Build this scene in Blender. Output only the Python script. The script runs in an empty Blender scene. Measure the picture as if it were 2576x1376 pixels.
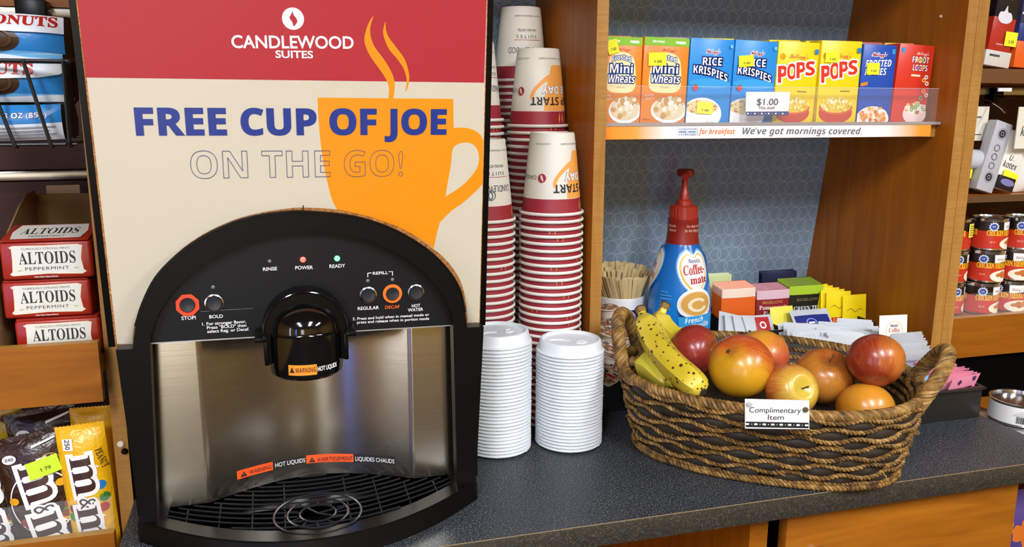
import bpy, bmesh, math, random
from mathutils import Vector, Matrix
from mathutils.geometry import tessellate_polygon
from math import sin, cos, pi, radians, sqrt, atan2, tan

S = bpy.context.scene
COL = S.collection
rnd = random.Random(7)

# ---------------------------------------------------------------- camera
CAM_H = 0.4755            # metres above the counter top (z = 0)
FOC = 2122.0              # focal length in pixels of the 2576 px wide frame
PITCH, ROLL, YAW = radians(11.85), radians(-0.27), radians(15.97)
_f = Vector((sin(YAW) * cos(PITCH), cos(YAW) * cos(PITCH), -sin(PITCH)))
_r = Vector((cos(YAW), -sin(YAW), 0))
_d = _f.cross(_r)
_R = cos(ROLL) * _r + sin(ROLL) * _d
_D = -sin(ROLL) * _r + cos(ROLL) * _d
cd = bpy.data.cameras.new('camera')
cam = bpy.data.objects.new('camera', cd)
COL.objects.link(cam)
cd.sensor_width = 36.0
cd.lens = FOC / 2576 * 36.0
cd.clip_start = 0.02
cam.matrix_world = Matrix(((_R.x, -_D.x, -_f.x, 0), (_R.y, -_D.y, -_f.y, 0), (_R.z, -_D.z, -_f.z, CAM_H), (0, 0, 0, 1)))
S.camera = cam

# ---------------------------------------------------------------- view, world
S.view_settings.view_transform = 'Standard'
S.view_settings.look = 'None'
S.view_settings.gamma = 1.0
S.view_settings.use_curve_mapping = False
S.view_settings.exposure = 0.0
w = bpy.data.worlds.new('room_ambient')
S.world = w
w.use_nodes = True
w.node_tree.nodes['Background'].inputs[0].default_value = (1.0, 0.93, 0.83, 1)
w.node_tree.nodes['Background'].inputs[1].default_value = 0.06
LAMP_POWER = 60.0         # emission of the ceiling diffusers

# ---------------------------------------------------------------- survey helper: a measured direction from the camera station met with a real plane
def at(u, v, **k):
    d = _f + _R * ((u - 1288) / FOC) + _D * ((v - 688) / FOC)
    o = Vector((0, 0, CAM_H))
    (a, val), = k.items()
    if a == 'D':
        return o + d * val
    i = 'xyz'.index(a)
    return o + d * ((val - o[i]) / d[i])

# ---------------------------------------------------------------- materials
def lin(h):
    h = h.lstrip('#')
    out = []
    for i in (0, 2, 4):
        c = int(h[i:i + 2], 16) / 255
        out.append(c / 12.92 if c <= .04045 else ((c + .055) / 1.055) ** 2.4)
    return tuple(out) + (1,)

_mc = {}
def M(hexcol, rough=.5, metal=0, spec=None, coat=0, name=None, emit=0, trans=0, alpha=1):
    key = (hexcol, rough, metal, spec, coat, emit, trans, alpha)
    if key in _mc:
        return _mc[key]
    m = bpy.data.materials.new(name or 'paint_' + hexcol.strip('#'))
    m.use_nodes = True
    b = m.node_tree.nodes['Principled BSDF']
    b.inputs['Base Color'].default_value = lin(hexcol)
    b.inputs['Roughness'].default_value = rough
    b.inputs['Metallic'].default_value = metal
    if spec is not None:
        b.inputs['Specular IOR Level'].default_value = spec
    b.inputs['Coat Weight'].default_value = coat
    b.inputs['Coat Roughness'].default_value = .08
    if emit:
        b.inputs['Emission Color'].default_value = lin(hexcol)
        b.inputs['Emission Strength'].default_value = emit
    b.inputs['Transmission Weight'].default_value = trans
    b.inputs['Alpha'].default_value = alpha
    _mc[key] = m
    return m

class NT:
    """tiny helper for node graphs"""
    def __init__(s, name, rough=.5, **kw):
        s.m = bpy.data.materials.new(name)
        s.m.use_nodes = True
        s.t = s.m.node_tree
        s.b = s.t.nodes['Principled BSDF']
        s.b.inputs['Roughness'].default_value = rough
        for k, v in kw.items():
            s.b.inputs[k].default_value = v
    def n(s, typ, **kw):
        n = s.t.nodes.new(typ)
        for k, v in kw.items():
            setattr(n, k, v)
        return n
    def link(s, a, b):
        s.t.links.new(a, b)
    def setin(s, sock, v):
        if hasattr(v, 'is_linked') or isinstance(v, bpy.types.NodeSocket):
            s.link(v, sock)
        else:
            sock.default_value = v
    def math(s, op, a, b=0.0, c=0.0):
        n = s.n('ShaderNodeMath', operation=op)
        for i, x in enumerate((a, b, c)):
            s.setin(n.inputs[i], x)
        return n.outputs[0]
    def coord(s, scale=(1, 1, 1), rot=(0, 0, 0), loc=(0, 0, 0), which='Object'):
        tc = s.n('ShaderNodeTexCoord')
        mp = s.n('ShaderNodeMapping')
        mp.inputs['Scale'].default_value = scale
        mp.inputs['Rotation'].default_value = rot
        mp.inputs['Location'].default_value = loc
        s.link(tc.outputs[which], mp.inputs[0])
        return mp.outputs[0]
    def noise(s, vec, scale, detail=3, rough=.5, dist=0):
        n = s.n('ShaderNodeTexNoise')
        n.inputs['Scale'].default_value = scale
        n.inputs['Detail'].default_value = detail
        n.inputs['Roughness'].default_value = rough
        n.inputs['Distortion'].default_value = dist
        s.link(vec, n.inputs['Vector'])
        return n.outputs['Fac']
    def ramp(s, fac, stops, interp='LINEAR'):
        n = s.n('ShaderNodeValToRGB')
        n.color_ramp.interpolation = interp
        e = n.color_ramp.elements
        while len(e) < len(stops):
            e.new(.5)
        for i, (p, c) in enumerate(stops):
            e[i].position = p
            e[i].color = lin(c) if isinstance(c, str) else c
        s.link(fac, n.inputs[0])
        return n.outputs[0]
    def mix(s, fac, a, b, mode='MIX'):
        n = s.n('ShaderNodeMix', data_type='RGBA', blend_type=mode)
        s.setin(n.inputs[0], fac)
        s.setin(n.inputs[6], lin(a) if isinstance(a, str) else a)
        s.setin(n.inputs[7], lin(b) if isinstance(b, str) else b)
        return n.outputs[2]
    def color(s, c):
        s.link(c, s.b.inputs['Base Color'])
    def bump(s, h, strength=.2, dist=.001):
        n = s.n('ShaderNodeBump')
        n.inputs['Strength'].default_value = strength
        n.inputs['Distance'].default_value = dist
        s.link(h, n.inputs['Height'])
        s.link(n.outputs[0], s.b.inputs['Normal'])

# ---------------------------------------------------------------- text outlines
_MAP = {'sb': (0x1D5D4, 0x1D5EE, 0x1D7EC), 'si': (0x1D608, 0x1D622, None), 'sbi': (0x1D63C, 0x1D656, None),
        'b': (0x1D400, 0x1D41A, 0x1D7CE), 'sc': (0x1D4D0, 0x1D4EA, None), 'bi': (0x1D468, 0x1D482, None)}
def style(t, st):
    if not st:
        return t
    A, a, n = _MAP[st]
    out = ''
    for ch in t:
        if 'A' <= ch <= 'Z':
            out += chr(A + ord(ch) - 65)
        elif 'a' <= ch <= 'z':
            out += chr(a + ord(ch) - 97)
        elif ch.isdigit() and n:
            out += chr(n + ord(ch) - 48)
        else:
            out += ch
    return out
_ts = bpy.data.scenes.new('text_bench')
_tc = {}
def text_mesh(t, st=None, fat=0.0, line=0.0, space=1.0):
    """flat outline mesh of a text, normalised so x runs 0..1 over the ink and y is in units of the cap height"""
    key = (t, st, fat, line, space)
    if key in _tc:
        return _tc[key]
    def raw(body, fat, line):
        c = bpy.data.curves.new('t', 'FONT')
        c.body = style(body, st)
        c.size = 1
        c.resolution_u = 4
        c.space_character = space
        if line:
            c.fill_mode = 'NONE'
            c.bevel_depth = line
            c.bevel_resolution = 0
        elif fat:
            c.fill_mode = 'BOTH'
            c.bevel_depth = fat
            c.bevel_resolution = 0
        o = bpy.data.objects.new('t', c)
        _ts.collection.objects.link(o)
        vl = _ts.view_layers[0]
        vl.update()
        ev = o.evaluated_get(vl.depsgraph)
        me = ev.to_mesh()
        vs = [(v.co.x, v.co.y) for v in me.vertices]
        zs = [v.co.z for v in me.vertices]
        fs = [tuple(p.vertices) for p in me.polygons if min(zs[i] for i in p.vertices) > -1e-6]
        ev.to_mesh_clear()
        bpy.data.objects.remove(o)
        bpy.data.curves.remove(c)
        return vs, fs
    vs, fs = raw(t, fat, line)
    if not vs:
        _tc[key] = ([], [], 1)
        return _tc[key]
    if fat or line:
        base, _ = raw(t, 0, 0)
    else:
        base = vs
    x0 = min(v[0] for v in base)
    x1 = max(v[0] for v in base)
    cap = {'sb': .714, 'si': .714, 'sbi': .714, 'b': .68, 'sc': .7, 'bi': .68, None: .729}[st]
    W = max(x1 - x0, 1e-6)
    out = [((x - x0) / W, y / cap) for x, y in vs]
    _tc[key] = (out, fs, W / cap)
    return _tc[key]

# ---------------------------------------------------------------- mesh builder
def split_tri(tri, maxlen, out):
    a, b, c = tri
    la, lb, lc = (b - a).length, (c - b).length, (a - c).length
    m = max(la, lb, lc)
    if m <= maxlen:
        out.append(tri)
        return
    if m == la:
        p = (a + b) / 2
        split_tri((a, p, c), maxlen, out)
        split_tri((p, b, c), maxlen, out)
    elif m == lb:
        p = (b + c) / 2
        split_tri((a, b, p), maxlen, out)
        split_tri((a, p, c), maxlen, out)
    else:
        p = (c + a) / 2
        split_tri((a, b, p), maxlen, out)
        split_tri((p, b, c), maxlen, out)

class MB:
    def __init__(s):
        s.v, s.f, s.m, s.s, s.mats = [], [], [], [], []
    def mi(s, m):
        if m not in s.mats:
            s.mats.append(m)
        return s.mats.index(m)
    def add(s, vs, fs, m, smooth=False, X=None):
        o = len(s.v)
        s.v += [tuple(X @ Vector(v)) if X is not None else tuple(v) for v in vs]
        k = s.mi(m)
        for f in fs:
            s.f.append(tuple(i + o for i in f))
            s.m.append(k)
            s.s.append(smooth)
        return s
    def box(s, c, d, m, X=None, bev=0, seg=2, front=None, top=None):
        """c centre, d size; front / top give another material to the -y / +z face"""
        bm = bmesh.new()
        bmesh.ops.create_cube(bm, size=1)
        for v in bm.verts:
            v.co = Vector((v.co.x * d[0] + c[0], v.co.y * d[1] + c[1], v.co.z * d[2] + c[2]))
        if bev:
            bmesh.ops.bevel(bm, geom=list(bm.edges), offset=bev, segments=seg, affect='EDGES', profile=.5)
        bm.normal_update()
        vs = [v.co.copy() for v in bm.verts]
        bm.verts.index_update()
        g = {}
        for f in bm.faces:
            mm = m
            if front is not None and f.normal.y < -.9:
                mm = front
            if top is not None and f.normal.z > .9:
                mm = top
            g.setdefault(mm, []).append(tuple(v.index for v in f.verts))
        o = len(s.v)
        s.v += [tuple(X @ v) if X is not None else tuple(v) for v in vs]
        for mm, fl in g.items():
            k = s.mi(mm)
            for f in fl:
                s.f.append(tuple(i + o for i in f))
                s.m.append(k)
                s.s.append(bool(bev))
        bm.free()
        return s
    def bx(s, x0, x1, y0, y1, z0, z1, m, **k):
        return s.box(((x0 + x1) / 2, (y0 + y1) / 2, (z0 + z1) / 2), (x1 - x0, y1 - y0, z1 - z0), m, **k)
    def lathe(s, prof, m, n=32, X=None, smooth=True, a0=0, a1=2 * pi, mats=None, sx=1, sy=1):
        """prof [(r, z)]; mats optional list of a material per band"""
        full = abs(a1 - a0 - 2 * pi) < 1e-6
        k = n if full else n + 1
        o = len(s.v)
        for r, z in prof:
            for i in range(k):
                a = a0 + (a1 - a0) * i / n
                p = Vector((r * cos(a) * sx, r * sin(a) * sy, z))
                s.v.append(tuple(X @ p) if X is not None else tuple(p))
        for j in range(len(prof) - 1):
            km = s.mi(mats[j] if mats else m)
            for i in range(n):
                i2 = (i + 1) % k
                s.f.append((o + j * k + i, o + j * k + i2, o + (j + 1) * k + i2, o + (j + 1) * k + i))
                s.m.append(km)
                s.s.append(smooth)
        return s
    def tube(s, pts, r, m, n=8, closed=False, X=None, rf=None, cap=True):
        P = [Vector(p) for p in pts]
        N = len(P)
        o = len(s.v)
        T = []
        for i in range(N):
            a = P[(i - 1) % N] if (closed or i > 0) else P[i]
            b = P[(i + 1) % N] if (closed or i < N - 1) else P[i]
            t = (b - a)
            T.append(t.normalized() if t.length > 1e-9 else Vector((0, 0, 1)))
        up = Vector((0, 0, 1)) if abs(T[0].z) < .9 else Vector((1, 0, 0))
        nrm = (up - T[0] * up.dot(T[0])).normalized()
        for i in range(N):
            nrm = nrm - T[i] * nrm.dot(T[i])
            if nrm.length < 1e-6:
                nrm = T[i].orthogonal()
            nrm.normalize()
            bi = T[i].cross(nrm)
            rr = rf(i / (N - 1)) * r if rf else r
            for k in range(n):
                a = 2 * pi * k / n
                p = P[i] + (nrm * cos(a) + bi * sin(a)) * rr
                s.v.append(tuple(X @ p) if X is not None else tuple(p))
        km = s.mi(m)
        for i in range(N if closed else N - 1):
            j = (i + 1) % N
            for k in range(n):
                k2 = (k + 1) % n
                s.f.append((o + i * n + k, o + i * n + k2, o + j * n + k2, o + j * n + k))
                s.m.append(km)
                s.s.append(True)
        if cap and not closed:
            s.f.append(tuple(o + k for k in reversed(range(n))))
            s.f.append(tuple(o + (N - 1) * n + k for k in range(n)))
            s.m += [km, km]
            s.s += [False, False]
        return s
    def prism(s, poly, d0, d1, m, fr, holes=(), side=None, back=True):
        """poly [(a, b)] in the plane of frame fr, from depth d0 to d1 along its normal; d1 is the face seen"""
        loops = [list(poly)] + [list(h) for h in holes]
        flat = [p for l in loops for p in l]
        tris = tessellate_polygon([[Vector((a, b, 0)) for a, b in l] for l in loops])
        vs1 = [fr.p(a, b, d1) for a, b in flat]
        s.add(vs1, _orient(tris, flat), m)
        if d0 is None:
            return s
        vs0 = [fr.p(a, b, d0) for a, b in flat]
        if back:
            s.add(vs0, [tuple(reversed(t)) for t in _orient(tris, flat)], side or m)
        o = 0
        for l in loops:
            n = len(l)
            vs = [fr.p(a, b, d0) for a, b in l] + [fr.p(a, b, d1) for a, b in l]
            area = sum(l[i][0] * l[(i + 1) % n][1] - l[(i + 1) % n][0] * l[i][1] for i in range(n))
            fs = []
            for i in range(n):
                j = (i + 1) % n
                q = (i, j, n + j, n + i)
                fs.append(q if area > 0 else tuple(reversed(q)))
            if o:
                fs = [tuple(reversed(q)) if area > 0 else q for q in fs]
                fs = [tuple(reversed(q)) for q in fs] if area < 0 else fs
            s.add(vs, fs, side or m)
            o += n
        return s
    def build(s, name, parent=None, loc=None, rot=None, sharp=35):
        me = bpy.data.meshes.new(name)
        me.from_pydata(s.v, [], s.f)
        for m in s.mats:
            me.materials.append(m)
        me.polygons.foreach_set('material_index', s.m)
        me.polygons.foreach_set('use_smooth', s.s)
        if any(s.s):
            me.set_sharp_from_angle(angle=radians(sharp))
        me.update()
        o = bpy.data.objects.new(name, me)
        COL.objects.link(o)
        if parent is not None:
            o.parent = parent
        if loc is not None:
            o.location = loc
        if rot is not None:
            o.rotation_euler = rot
        return o

def _orient(tris, flat):
    out = []
    for t in tris:
        (x0, y0), (x1, y1), (x2, y2) = (flat[i][:2] for i in t)
        out.append(tuple(t) if (x1 - x0) * (y2 - y0) - (x2 - x0) * (y1 - y0) > 0 else tuple(reversed(t)))
    return out

class Frame:
    """a plane to draw on: origin, right axis, up axis; the normal looks at the viewer"""
    def __init__(s, o, r=(1, 0, 0), u=(0, 0, 1), fn=None, maxlen=None):
        s.o, s.r = Vector(o), Vector(r).normalized()
        u = Vector(u)
        s.u = (u - s.r * u.dot(s.r)).normalized()
        s.n = s.r.cross(s.u)
        s.fn, s.maxlen = fn, maxlen
    def p(s, a, b, d=0.0):
        if s.fn:
            return s.fn(a, b, d)
        return s.o + s.r * a + s.u * b + s.n * d
    def pix(s, u, v):
        """plane coordinates of the point of this plane seen in direction (u, v)"""
        d = _f + _R * ((u - 1288) / FOC) + _D * ((v - 688) / FOC)
        o = Vector((0, 0, CAM_H))
        t = (s.o - o).dot(s.n) / d.dot(s.n)
        q = o + d * t - s.o
        return q.dot(s.r), q.dot(s.u)

class Art:
    """flat printing on a Frame, collected in a MB; every call lies a hair above the one before"""
    def __init__(s, mb, fr, lift=.0002, step=.00006):
        s.mb, s.fr, s.l, s.step, s.lim = mb, fr, lift, step, None
    def up(s):
        s.l += s.step
    def flat(s, vs, fs, m):
        fr = s.fr
        if fr.maxlen:
            tv = []
            for f in fs:
                for i in range(1, len(f) - 1):
                    split_tri((Vector(vs[f[0]]), Vector(vs[f[i]]), Vector(vs[f[i + 1]])), fr.maxlen, tv)
            vs2, fs2 = [], []
            for t in tv:
                fs2.append((len(vs2), len(vs2) + 1, len(vs2) + 2))
                vs2 += t
            vs, fs = vs2, fs2
        fs = _orient(fs, vs) if all(len(f) == 3 for f in fs) else fs
        s.mb.add([fr.p(v[0], v[1], s.l) for v in vs], fs, m)
    def poly(s, pts, m, holes=()):
        if s.lim:
            a0, a1, b0, b1 = s.lim
            pts = [(min(max(a, a0), a1), min(max(b, b0), b1)) for a, b in pts]
        flat = list(pts) + [p for h in holes for p in h]
        tr = tessellate_polygon([[Vector((a, b, 0)) for a, b in l] for l in [list(pts)] + [list(h) for h in holes]])
        s.flat(flat, [tuple(t) for t in tr], m)
        s.up()
    def rect(s, a0, a1, b0, b1, m):
        s.poly([(a0, b0), (a1, b0), (a1, b1), (a0, b1)], m)
    def ell(s, a, b, ra, rb, m, n=28, hole=0, rot=0, t0=0, t1=2 * pi):
        c, q = cos(rot), sin(rot)
        f = lambda k, t: (a + k * ra * cos(t) * c - k * rb * sin(t) * q, b + k * ra * cos(t) * q + k * rb * sin(t) * c)
        T = [t0 + (t1 - t0) * i / n for i in range(n + (0 if t1 - t0 > 6.28 else 1))]
        if hole and t1 - t0 > 6.28:
            s.poly([f(1, t) for t in T], m, holes=[[f(hole, t) for t in T]])
        elif hole:
            s.poly([f(1, t) for t in T] + [f(hole, t) for t in reversed(T)], m)
        else:
            s.poly([f(1, t) for t in T], m)
    def text(s, t, a, b, h, m, st=None, w=None, rot=0, out=None, outw=.09, align='l', fat=0, line=0, arc=0, shear=0, space=1.0):
        """baseline start (a, b), cap height h, optional ink width w, optional outline colour"""
        vs, fs, asp = text_mesh(t, st, fat, line, space)
        W = w if w else asp * h
        if align == 'c':
            off = -W / 2
        elif align == 'r':
            off = -W
        else:
            off = 0
        c, q = cos(rot), sin(rot)
        def put(vs):
            r = []
            for x, y in vs:
                X, Y = off + x * W + shear * y * h, y * h
                if arc:
                    Y += arc * (1 - ((X) / (W / 2)) ** 2)
                r.append((a + X * c - Y * q, b + X * q + Y * c))
            return r
        if out is not None:
            v2, f2, _ = text_mesh(t, st, outw, 0, space)
            s.flat(put(v2), f2, out)
            s.up()
        s.flat(put(vs), fs, m)
        s.up()
    def textpx(s, t, u0, u1, vb, vt, m, vb1=None, **k):
        """text between two measured directions: ink from u0 to u1 on the baseline vb (vb1 at the right end), cap tops at vt"""
        a0, b0 = s.fr.pix(u0, vb)
        a1, b1 = s.fr.pix(u1, vb if vb1 is None else vb1)
        _, bt = s.fr.pix(u0, vt)
        s.text(t, a0, b0, bt - b0, m, w=sqrt((a1 - a0) ** 2 + (b1 - b0) ** 2), rot=atan2(b1 - b0, a1 - a0), **k)
    def polypx(s, pts, m, holes=()):
        s.poly([s.fr.pix(*p) for p in pts], m, holes=[[s.fr.pix(*p) for p in h] for h in holes])

# ---------------------------------------------------------------- things
def thing(name, label, cat, loc=(0, 0, 0), rz=0, group=None, rot=None):
    o = bpy.data.objects.new(name, None)
    COL.objects.link(o)
    o.empty_display_size = .02
    o.location = loc
    o.rotation_euler = rot or (0, 0, rz)
    return tag(o, label, cat, group)
def tag(o, label, cat, group=None, kind=None):
    o['label'] = label
    o['category'] = cat
    if group:
        o['group'] = group
    if kind:
        o['kind'] = kind
    return o
def struct(o):
    o['kind'] = 'structure'
    return o
def dup(root, loc=None, rot=None, label=None, group=None):
    r = root.copy()
    COL.objects.link(r)
    if loc is not None:
        r.location = loc
    if rot is not None:
        r.rotation_euler = rot
    if label:
        r['label'] = label
    if group:
        r['group'] = group
    for ch in list(root.children):
        c = ch.copy()
        COL.objects.link(c)
        c.parent = r
        for g in ch.children:
            e = g.copy()
            COL.objects.link(e)
            e.parent = c
    return r
_ONES = 'first second third fourth fifth sixth seventh eighth ninth tenth eleventh twelfth thirteenth fourteenth fifteenth sixteenth seventeenth eighteenth nineteenth'.split()
_TENS = ['twent', 'thirt', 'fort', 'fift', 'sixt']
def nth(n):
    if n < 20:
        return _ONES[n - 1]
    t, o = divmod(n, 10)
    return _TENS[t - 2] + ('ieth' if o == 0 else 'y-' + _ONES[o - 1])
def smooth_curve(pts, n=8, closed=False):
    """Catmull-Rom through points"""
    P = [Vector(p) for p in pts]
    N = len(P)
    out = []
    for i in range(N if closed else N - 1):
        if closed:
            a, b, c, d = (P[(i + k) % N] for k in (-1, 0, 1, 2))
        else:
            a, b, c, d = P[max(i - 1, 0)], P[i], P[i + 1], P[min(i + 2, N - 1)]
        for j in range(n):
            t = j / n
            out.append(.5 * ((2 * b) + (c - a) * t + (2 * a - 5 * b + 4 * c - d) * t * t + (3 * b - a - 3 * c + d) * t ** 3))
    if not closed:
        out.append(P[-1])
    return out
def sc2(pts, n=6, closed=True):
    return [(p.x, p.y) for p in smooth_curve([(a, b, 0) for a, b in pts], n, closed)]
# ================================================================ shared materials
def wood(name, c0, c1, c2, axis='z', rough=.38, scale=1.0, figure=0.0):
    t = NT(name, rough)
    sc = {'z': (22, 22, 2.2), 'x': (2.2, 22, 22), 'y': (22, 2.2, 22)}[axis]
    v = t.coord(tuple(k * scale for k in sc))
    a = t.noise(v, 2.2, 5, .6, .6)
    col = t.ramp(a, [(.3, c0), (.5, c1), (.72, c2)])
    if figure:
        f = t.noise(t.coord({'z': (12, 12, 260), 'x': (260, 12, 12), 'y': (12, 260, 12)}[axis]), 1.0, 3, .6, .8)
        col = t.mix(t.math('MULTIPLY', t.ramp(f, [(.42, '#000000'), (.62, '#ffffff')]), figure), col, c0)
    fine = t.noise(t.coord(tuple(k * 9 for k in sc)), 1.5, 2)
    col = t.mix(t.math('MULTIPLY', fine, .25), col, c0)
    t.color(col)
    t.b.inputs['Specular IOR Level'].default_value = .3
    t.b.inputs['Coat Roughness'].default_value = .25
    return t.m
WOOD = wood('maple_veneer_brown', '#95500a', '#a65e0e', '#b56c14', 'z')
WOODX = wood('maple_veneer_amber', '#7e470a', '#91550e', '#a06114', 'x')
EDGE = wood('maple_edge_band', '#9a6a2e', '#ae8040', '#ba8c4c', 'z', figure=.55)
EDGEX = wood('maple_edge_band_level', '#a3752f', '#b48642', '#c09450', 'x', figure=.4)
DARKWOOD = wood('dark_slat_board', '#3a241a', '#452c20', '#503428', 'x', .6)
BLACK = M('#080706', .3, spec=.16, name='black_plastic')
BLACKM = M('#0a0908', .4, spec=.14, name='black_satin_plastic')
VOID = M('#050404', .9, spec=.03, name='tray_and_shade_black')  # near-black: painted shade under the right bin, and the black drip tray floor
CHROME = M('#d9d9d6', .18, 1, name='chrome')
STEEL = M('#b9b7b0', .3, 1, name='zinc_steel')
WHITE = M('#f2f1ee', .45)
YEL = M('#f4f01e', .6, name='fluorescent_yellow_label')
INK = M('#1b1b1b', .6)
NAVY = M('#1c2f6b', .5)

def counter_mat(name, base, lo, hi, amount):
    t = NT(name, .42)
    v = t.coord()
    a = t.noise(v, 520, 2, .6)
    b = t.noise(v, 300, 2, .6)
    c = t.ramp(a, [(.34, lo), (.46, base), (.56, base), (.66, hi)])
    c = t.mix(t.math('MULTIPLY', b, amount), c, lo)
    t.color(c)
    t.bump(a, .08, .0004)
    return t.m
CTOP = counter_mat('speckled_slate_laminate', '#2f3336', '#191c1f', '#8f989f', .4)
CEDGE = counter_mat('speckled_edge_laminate', '#38342c', '#24211c', '#625c4e', .6)

def pattern_mat():
    """grey board printed with chains of interlocking pale rings"""
    t = NT('ring_pattern_laminate', .5)
    tc = t.n('ShaderNodeTexCoord')
    sp = t.n('ShaderNodeSeparateXYZ')
    t.link(tc.outputs['Object'], sp.inputs[0])
    P, Rw = .0445, .0262
    zr = t.math('DIVIDE', sp.outputs[2], Rw)
    row = t.math('FLOOR', zr)
    fz = t.math('SUBTRACT', t.math('SUBTRACT', zr, row), .5)
    fz = t.math('MULTIPLY', fz, Rw)
    xs = t.math('ADD', t.math('DIVIDE', sp.outputs[0], P), t.math('MULTIPLY', row, .415))
    fx = t.math('MULTIPLY', t.math('SUBTRACT', t.math('SUBTRACT', xs, t.math('FLOOR', xs)), .5), P)
    tot = None
    for c in (-.0085, .0085):
        d = t.math('SQRT', t.math('ADD', t.math('POWER', t.math('SUBTRACT', fx, c), 2), t.math('POWER', fz, 2)))
        e = t.math('ABSOLUTE', t.math('SUBTRACT', d, .0122))
        g = t.math('LESS_THAN', e, .0009)
        tot = g if tot is None else t.math('MAXIMUM', tot, g)
    ln = t.math('GREATER_THAN', t.math('ABSOLUTE', fz), Rw / 2 - .0004)
    tot = t.math('MAXIMUM', tot, t.math('MULTIPLY', ln, .5))
    base = t.mix(t.noise(t.coord(), 60, 2), '#7b90a2', '#8297a8')
    t.color(t.mix(t.math('MULTIPLY', tot, .5), base, '#b4c6d2'))
    return t.m
RINGS = pattern_mat()

def clear_mat(name, tint='#ffffff', alpha=.12, rough=.06):
    m = bpy.data.materials.new(name)
    m.use_nodes = True
    b = m.node_tree.nodes['Principled BSDF']
    b.inputs['Base Color'].default_value = lin(tint)
    b.inputs['Roughness'].default_value = rough
    b.inputs['Alpha'].default_value = alpha
    return m
ACRYLIC = clear_mat('clear_acrylic', '#e8eef2', .05)
FILM = clear_mat('clear_film', '#cfd3d6', .28, .12)

# ================================================================ the room
ZF, ZC = -.93, 1.68
X0, X1, Y0, Y1 = -2.6, 3.7, -3.2, 1.75
def room():
    tan = NT('tan_wall_paint', .8)
    tan.color(tan.mix(tan.noise(tan.coord(), 3, 3), '#c49c4c', '#cfa958'))
    carpet = NT('brown_carpet', .95)
    carpet.color(carpet.mix(carpet.noise(carpet.coord(), 250, 3), '#1f1812', '#33271c'))
    ceil_m = NT('ceiling_tile_darkened', .9)
    ceil_m.color(ceil_m.mix(ceil_m.noise(ceil_m.coord(), 90, 4), '#6f6a5e', '#787266'))  # tile colour darkened to cut bounce light in the room
    for n, a, m in (('floor', (X0, X1, Y0, Y1, ZF - .05, ZF), carpet.m), ('ceiling', (X0, X1, Y0, Y1, ZC, ZC + .05), ceil_m.m),
                    ('wall_back', (X0, X1, Y1, Y1 + .05, ZF, ZC), tan.m), ('wall_left', (X0 - .05, X0, Y0, Y1, ZF, ZC), tan.m),
                    ('wall_right', (X1, X1 + .05, Y0, Y1, ZF, ZC), tan.m), ('wall_front', (X0, X1, Y0 - .05, Y0, ZF, ZC), tan.m)):
        struct(MB().bx(*a, m).build(n))
    # glowing framed panes added behind the camera and left, for streaks in the steel
    def streak_panel(i, a, b, z0, z1, c, e, side):
        f = MB()
        for q in ((a - .05, a, z0 - .05, z1 + .05), (b, b + .05, z0 - .05, z1 + .05), (a, b, z1, z1 + .05), (a, b, z0 - .05, z0)):
            if side == 'front':
                f.bx(q[0], q[1], Y0 + .002, Y0 + .05, q[2], q[3], WHITE)
            else:
                f.bx(X0 + .002, X0 + .05, q[0], q[1], q[2], q[3], WHITE)
        o = struct(f.build('streak_panel_%d' % i))
        p = MB()
        m = M(c, .4, emit=e)
        if side == 'front':
            p.bx(a, b, Y0 + .004, Y0 + .014, z0, z1, m)
        else:
            p.bx(X0 + .004, X0 + .014, a, b, z0, z1, m)
        p.build('pane', o)
    streak_panel(1, -2.52, -2.38, -.6, 1.4, '#5f8fff', 30.0, 'front')
    streak_panel(2, -1.10, -.45, -.5, 1.1, '#fbf6ea', 6.0, 'front')
    streak_panel(3, -1.30, -1.05, -.6, 1.2, '#f2f4ff', 8.0, 'left')
    # three ceiling troffers running away from the shelves
    for i, x in enumerate((-.75, .62, 1.95)):
        t = thing('ceiling_light', 'long white ceiling light, %s of three from the mint shelf side' % nth(i + 1), 'lamp', (x, -1.1, ZC), group='fluorescent ceiling lights')
        f = MB()
        for q in ((-.19, -.15, -.65, .65), (.15, .19, -.65, .65), (-.15, .15, -.65, -.61), (-.15, .15, .61, .65)):
            f.bx(q[0], q[1], q[2], q[3], -.03, -.001, WHITE)
        f.build('housing', t)
        MB().bx(-.15, .15, -.61, .61, -.022, -.008, M('#f6f8ff', .5, emit=LAMP_POWER, name='lit_diffuser')).build('diffuser', t)
room()

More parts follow.
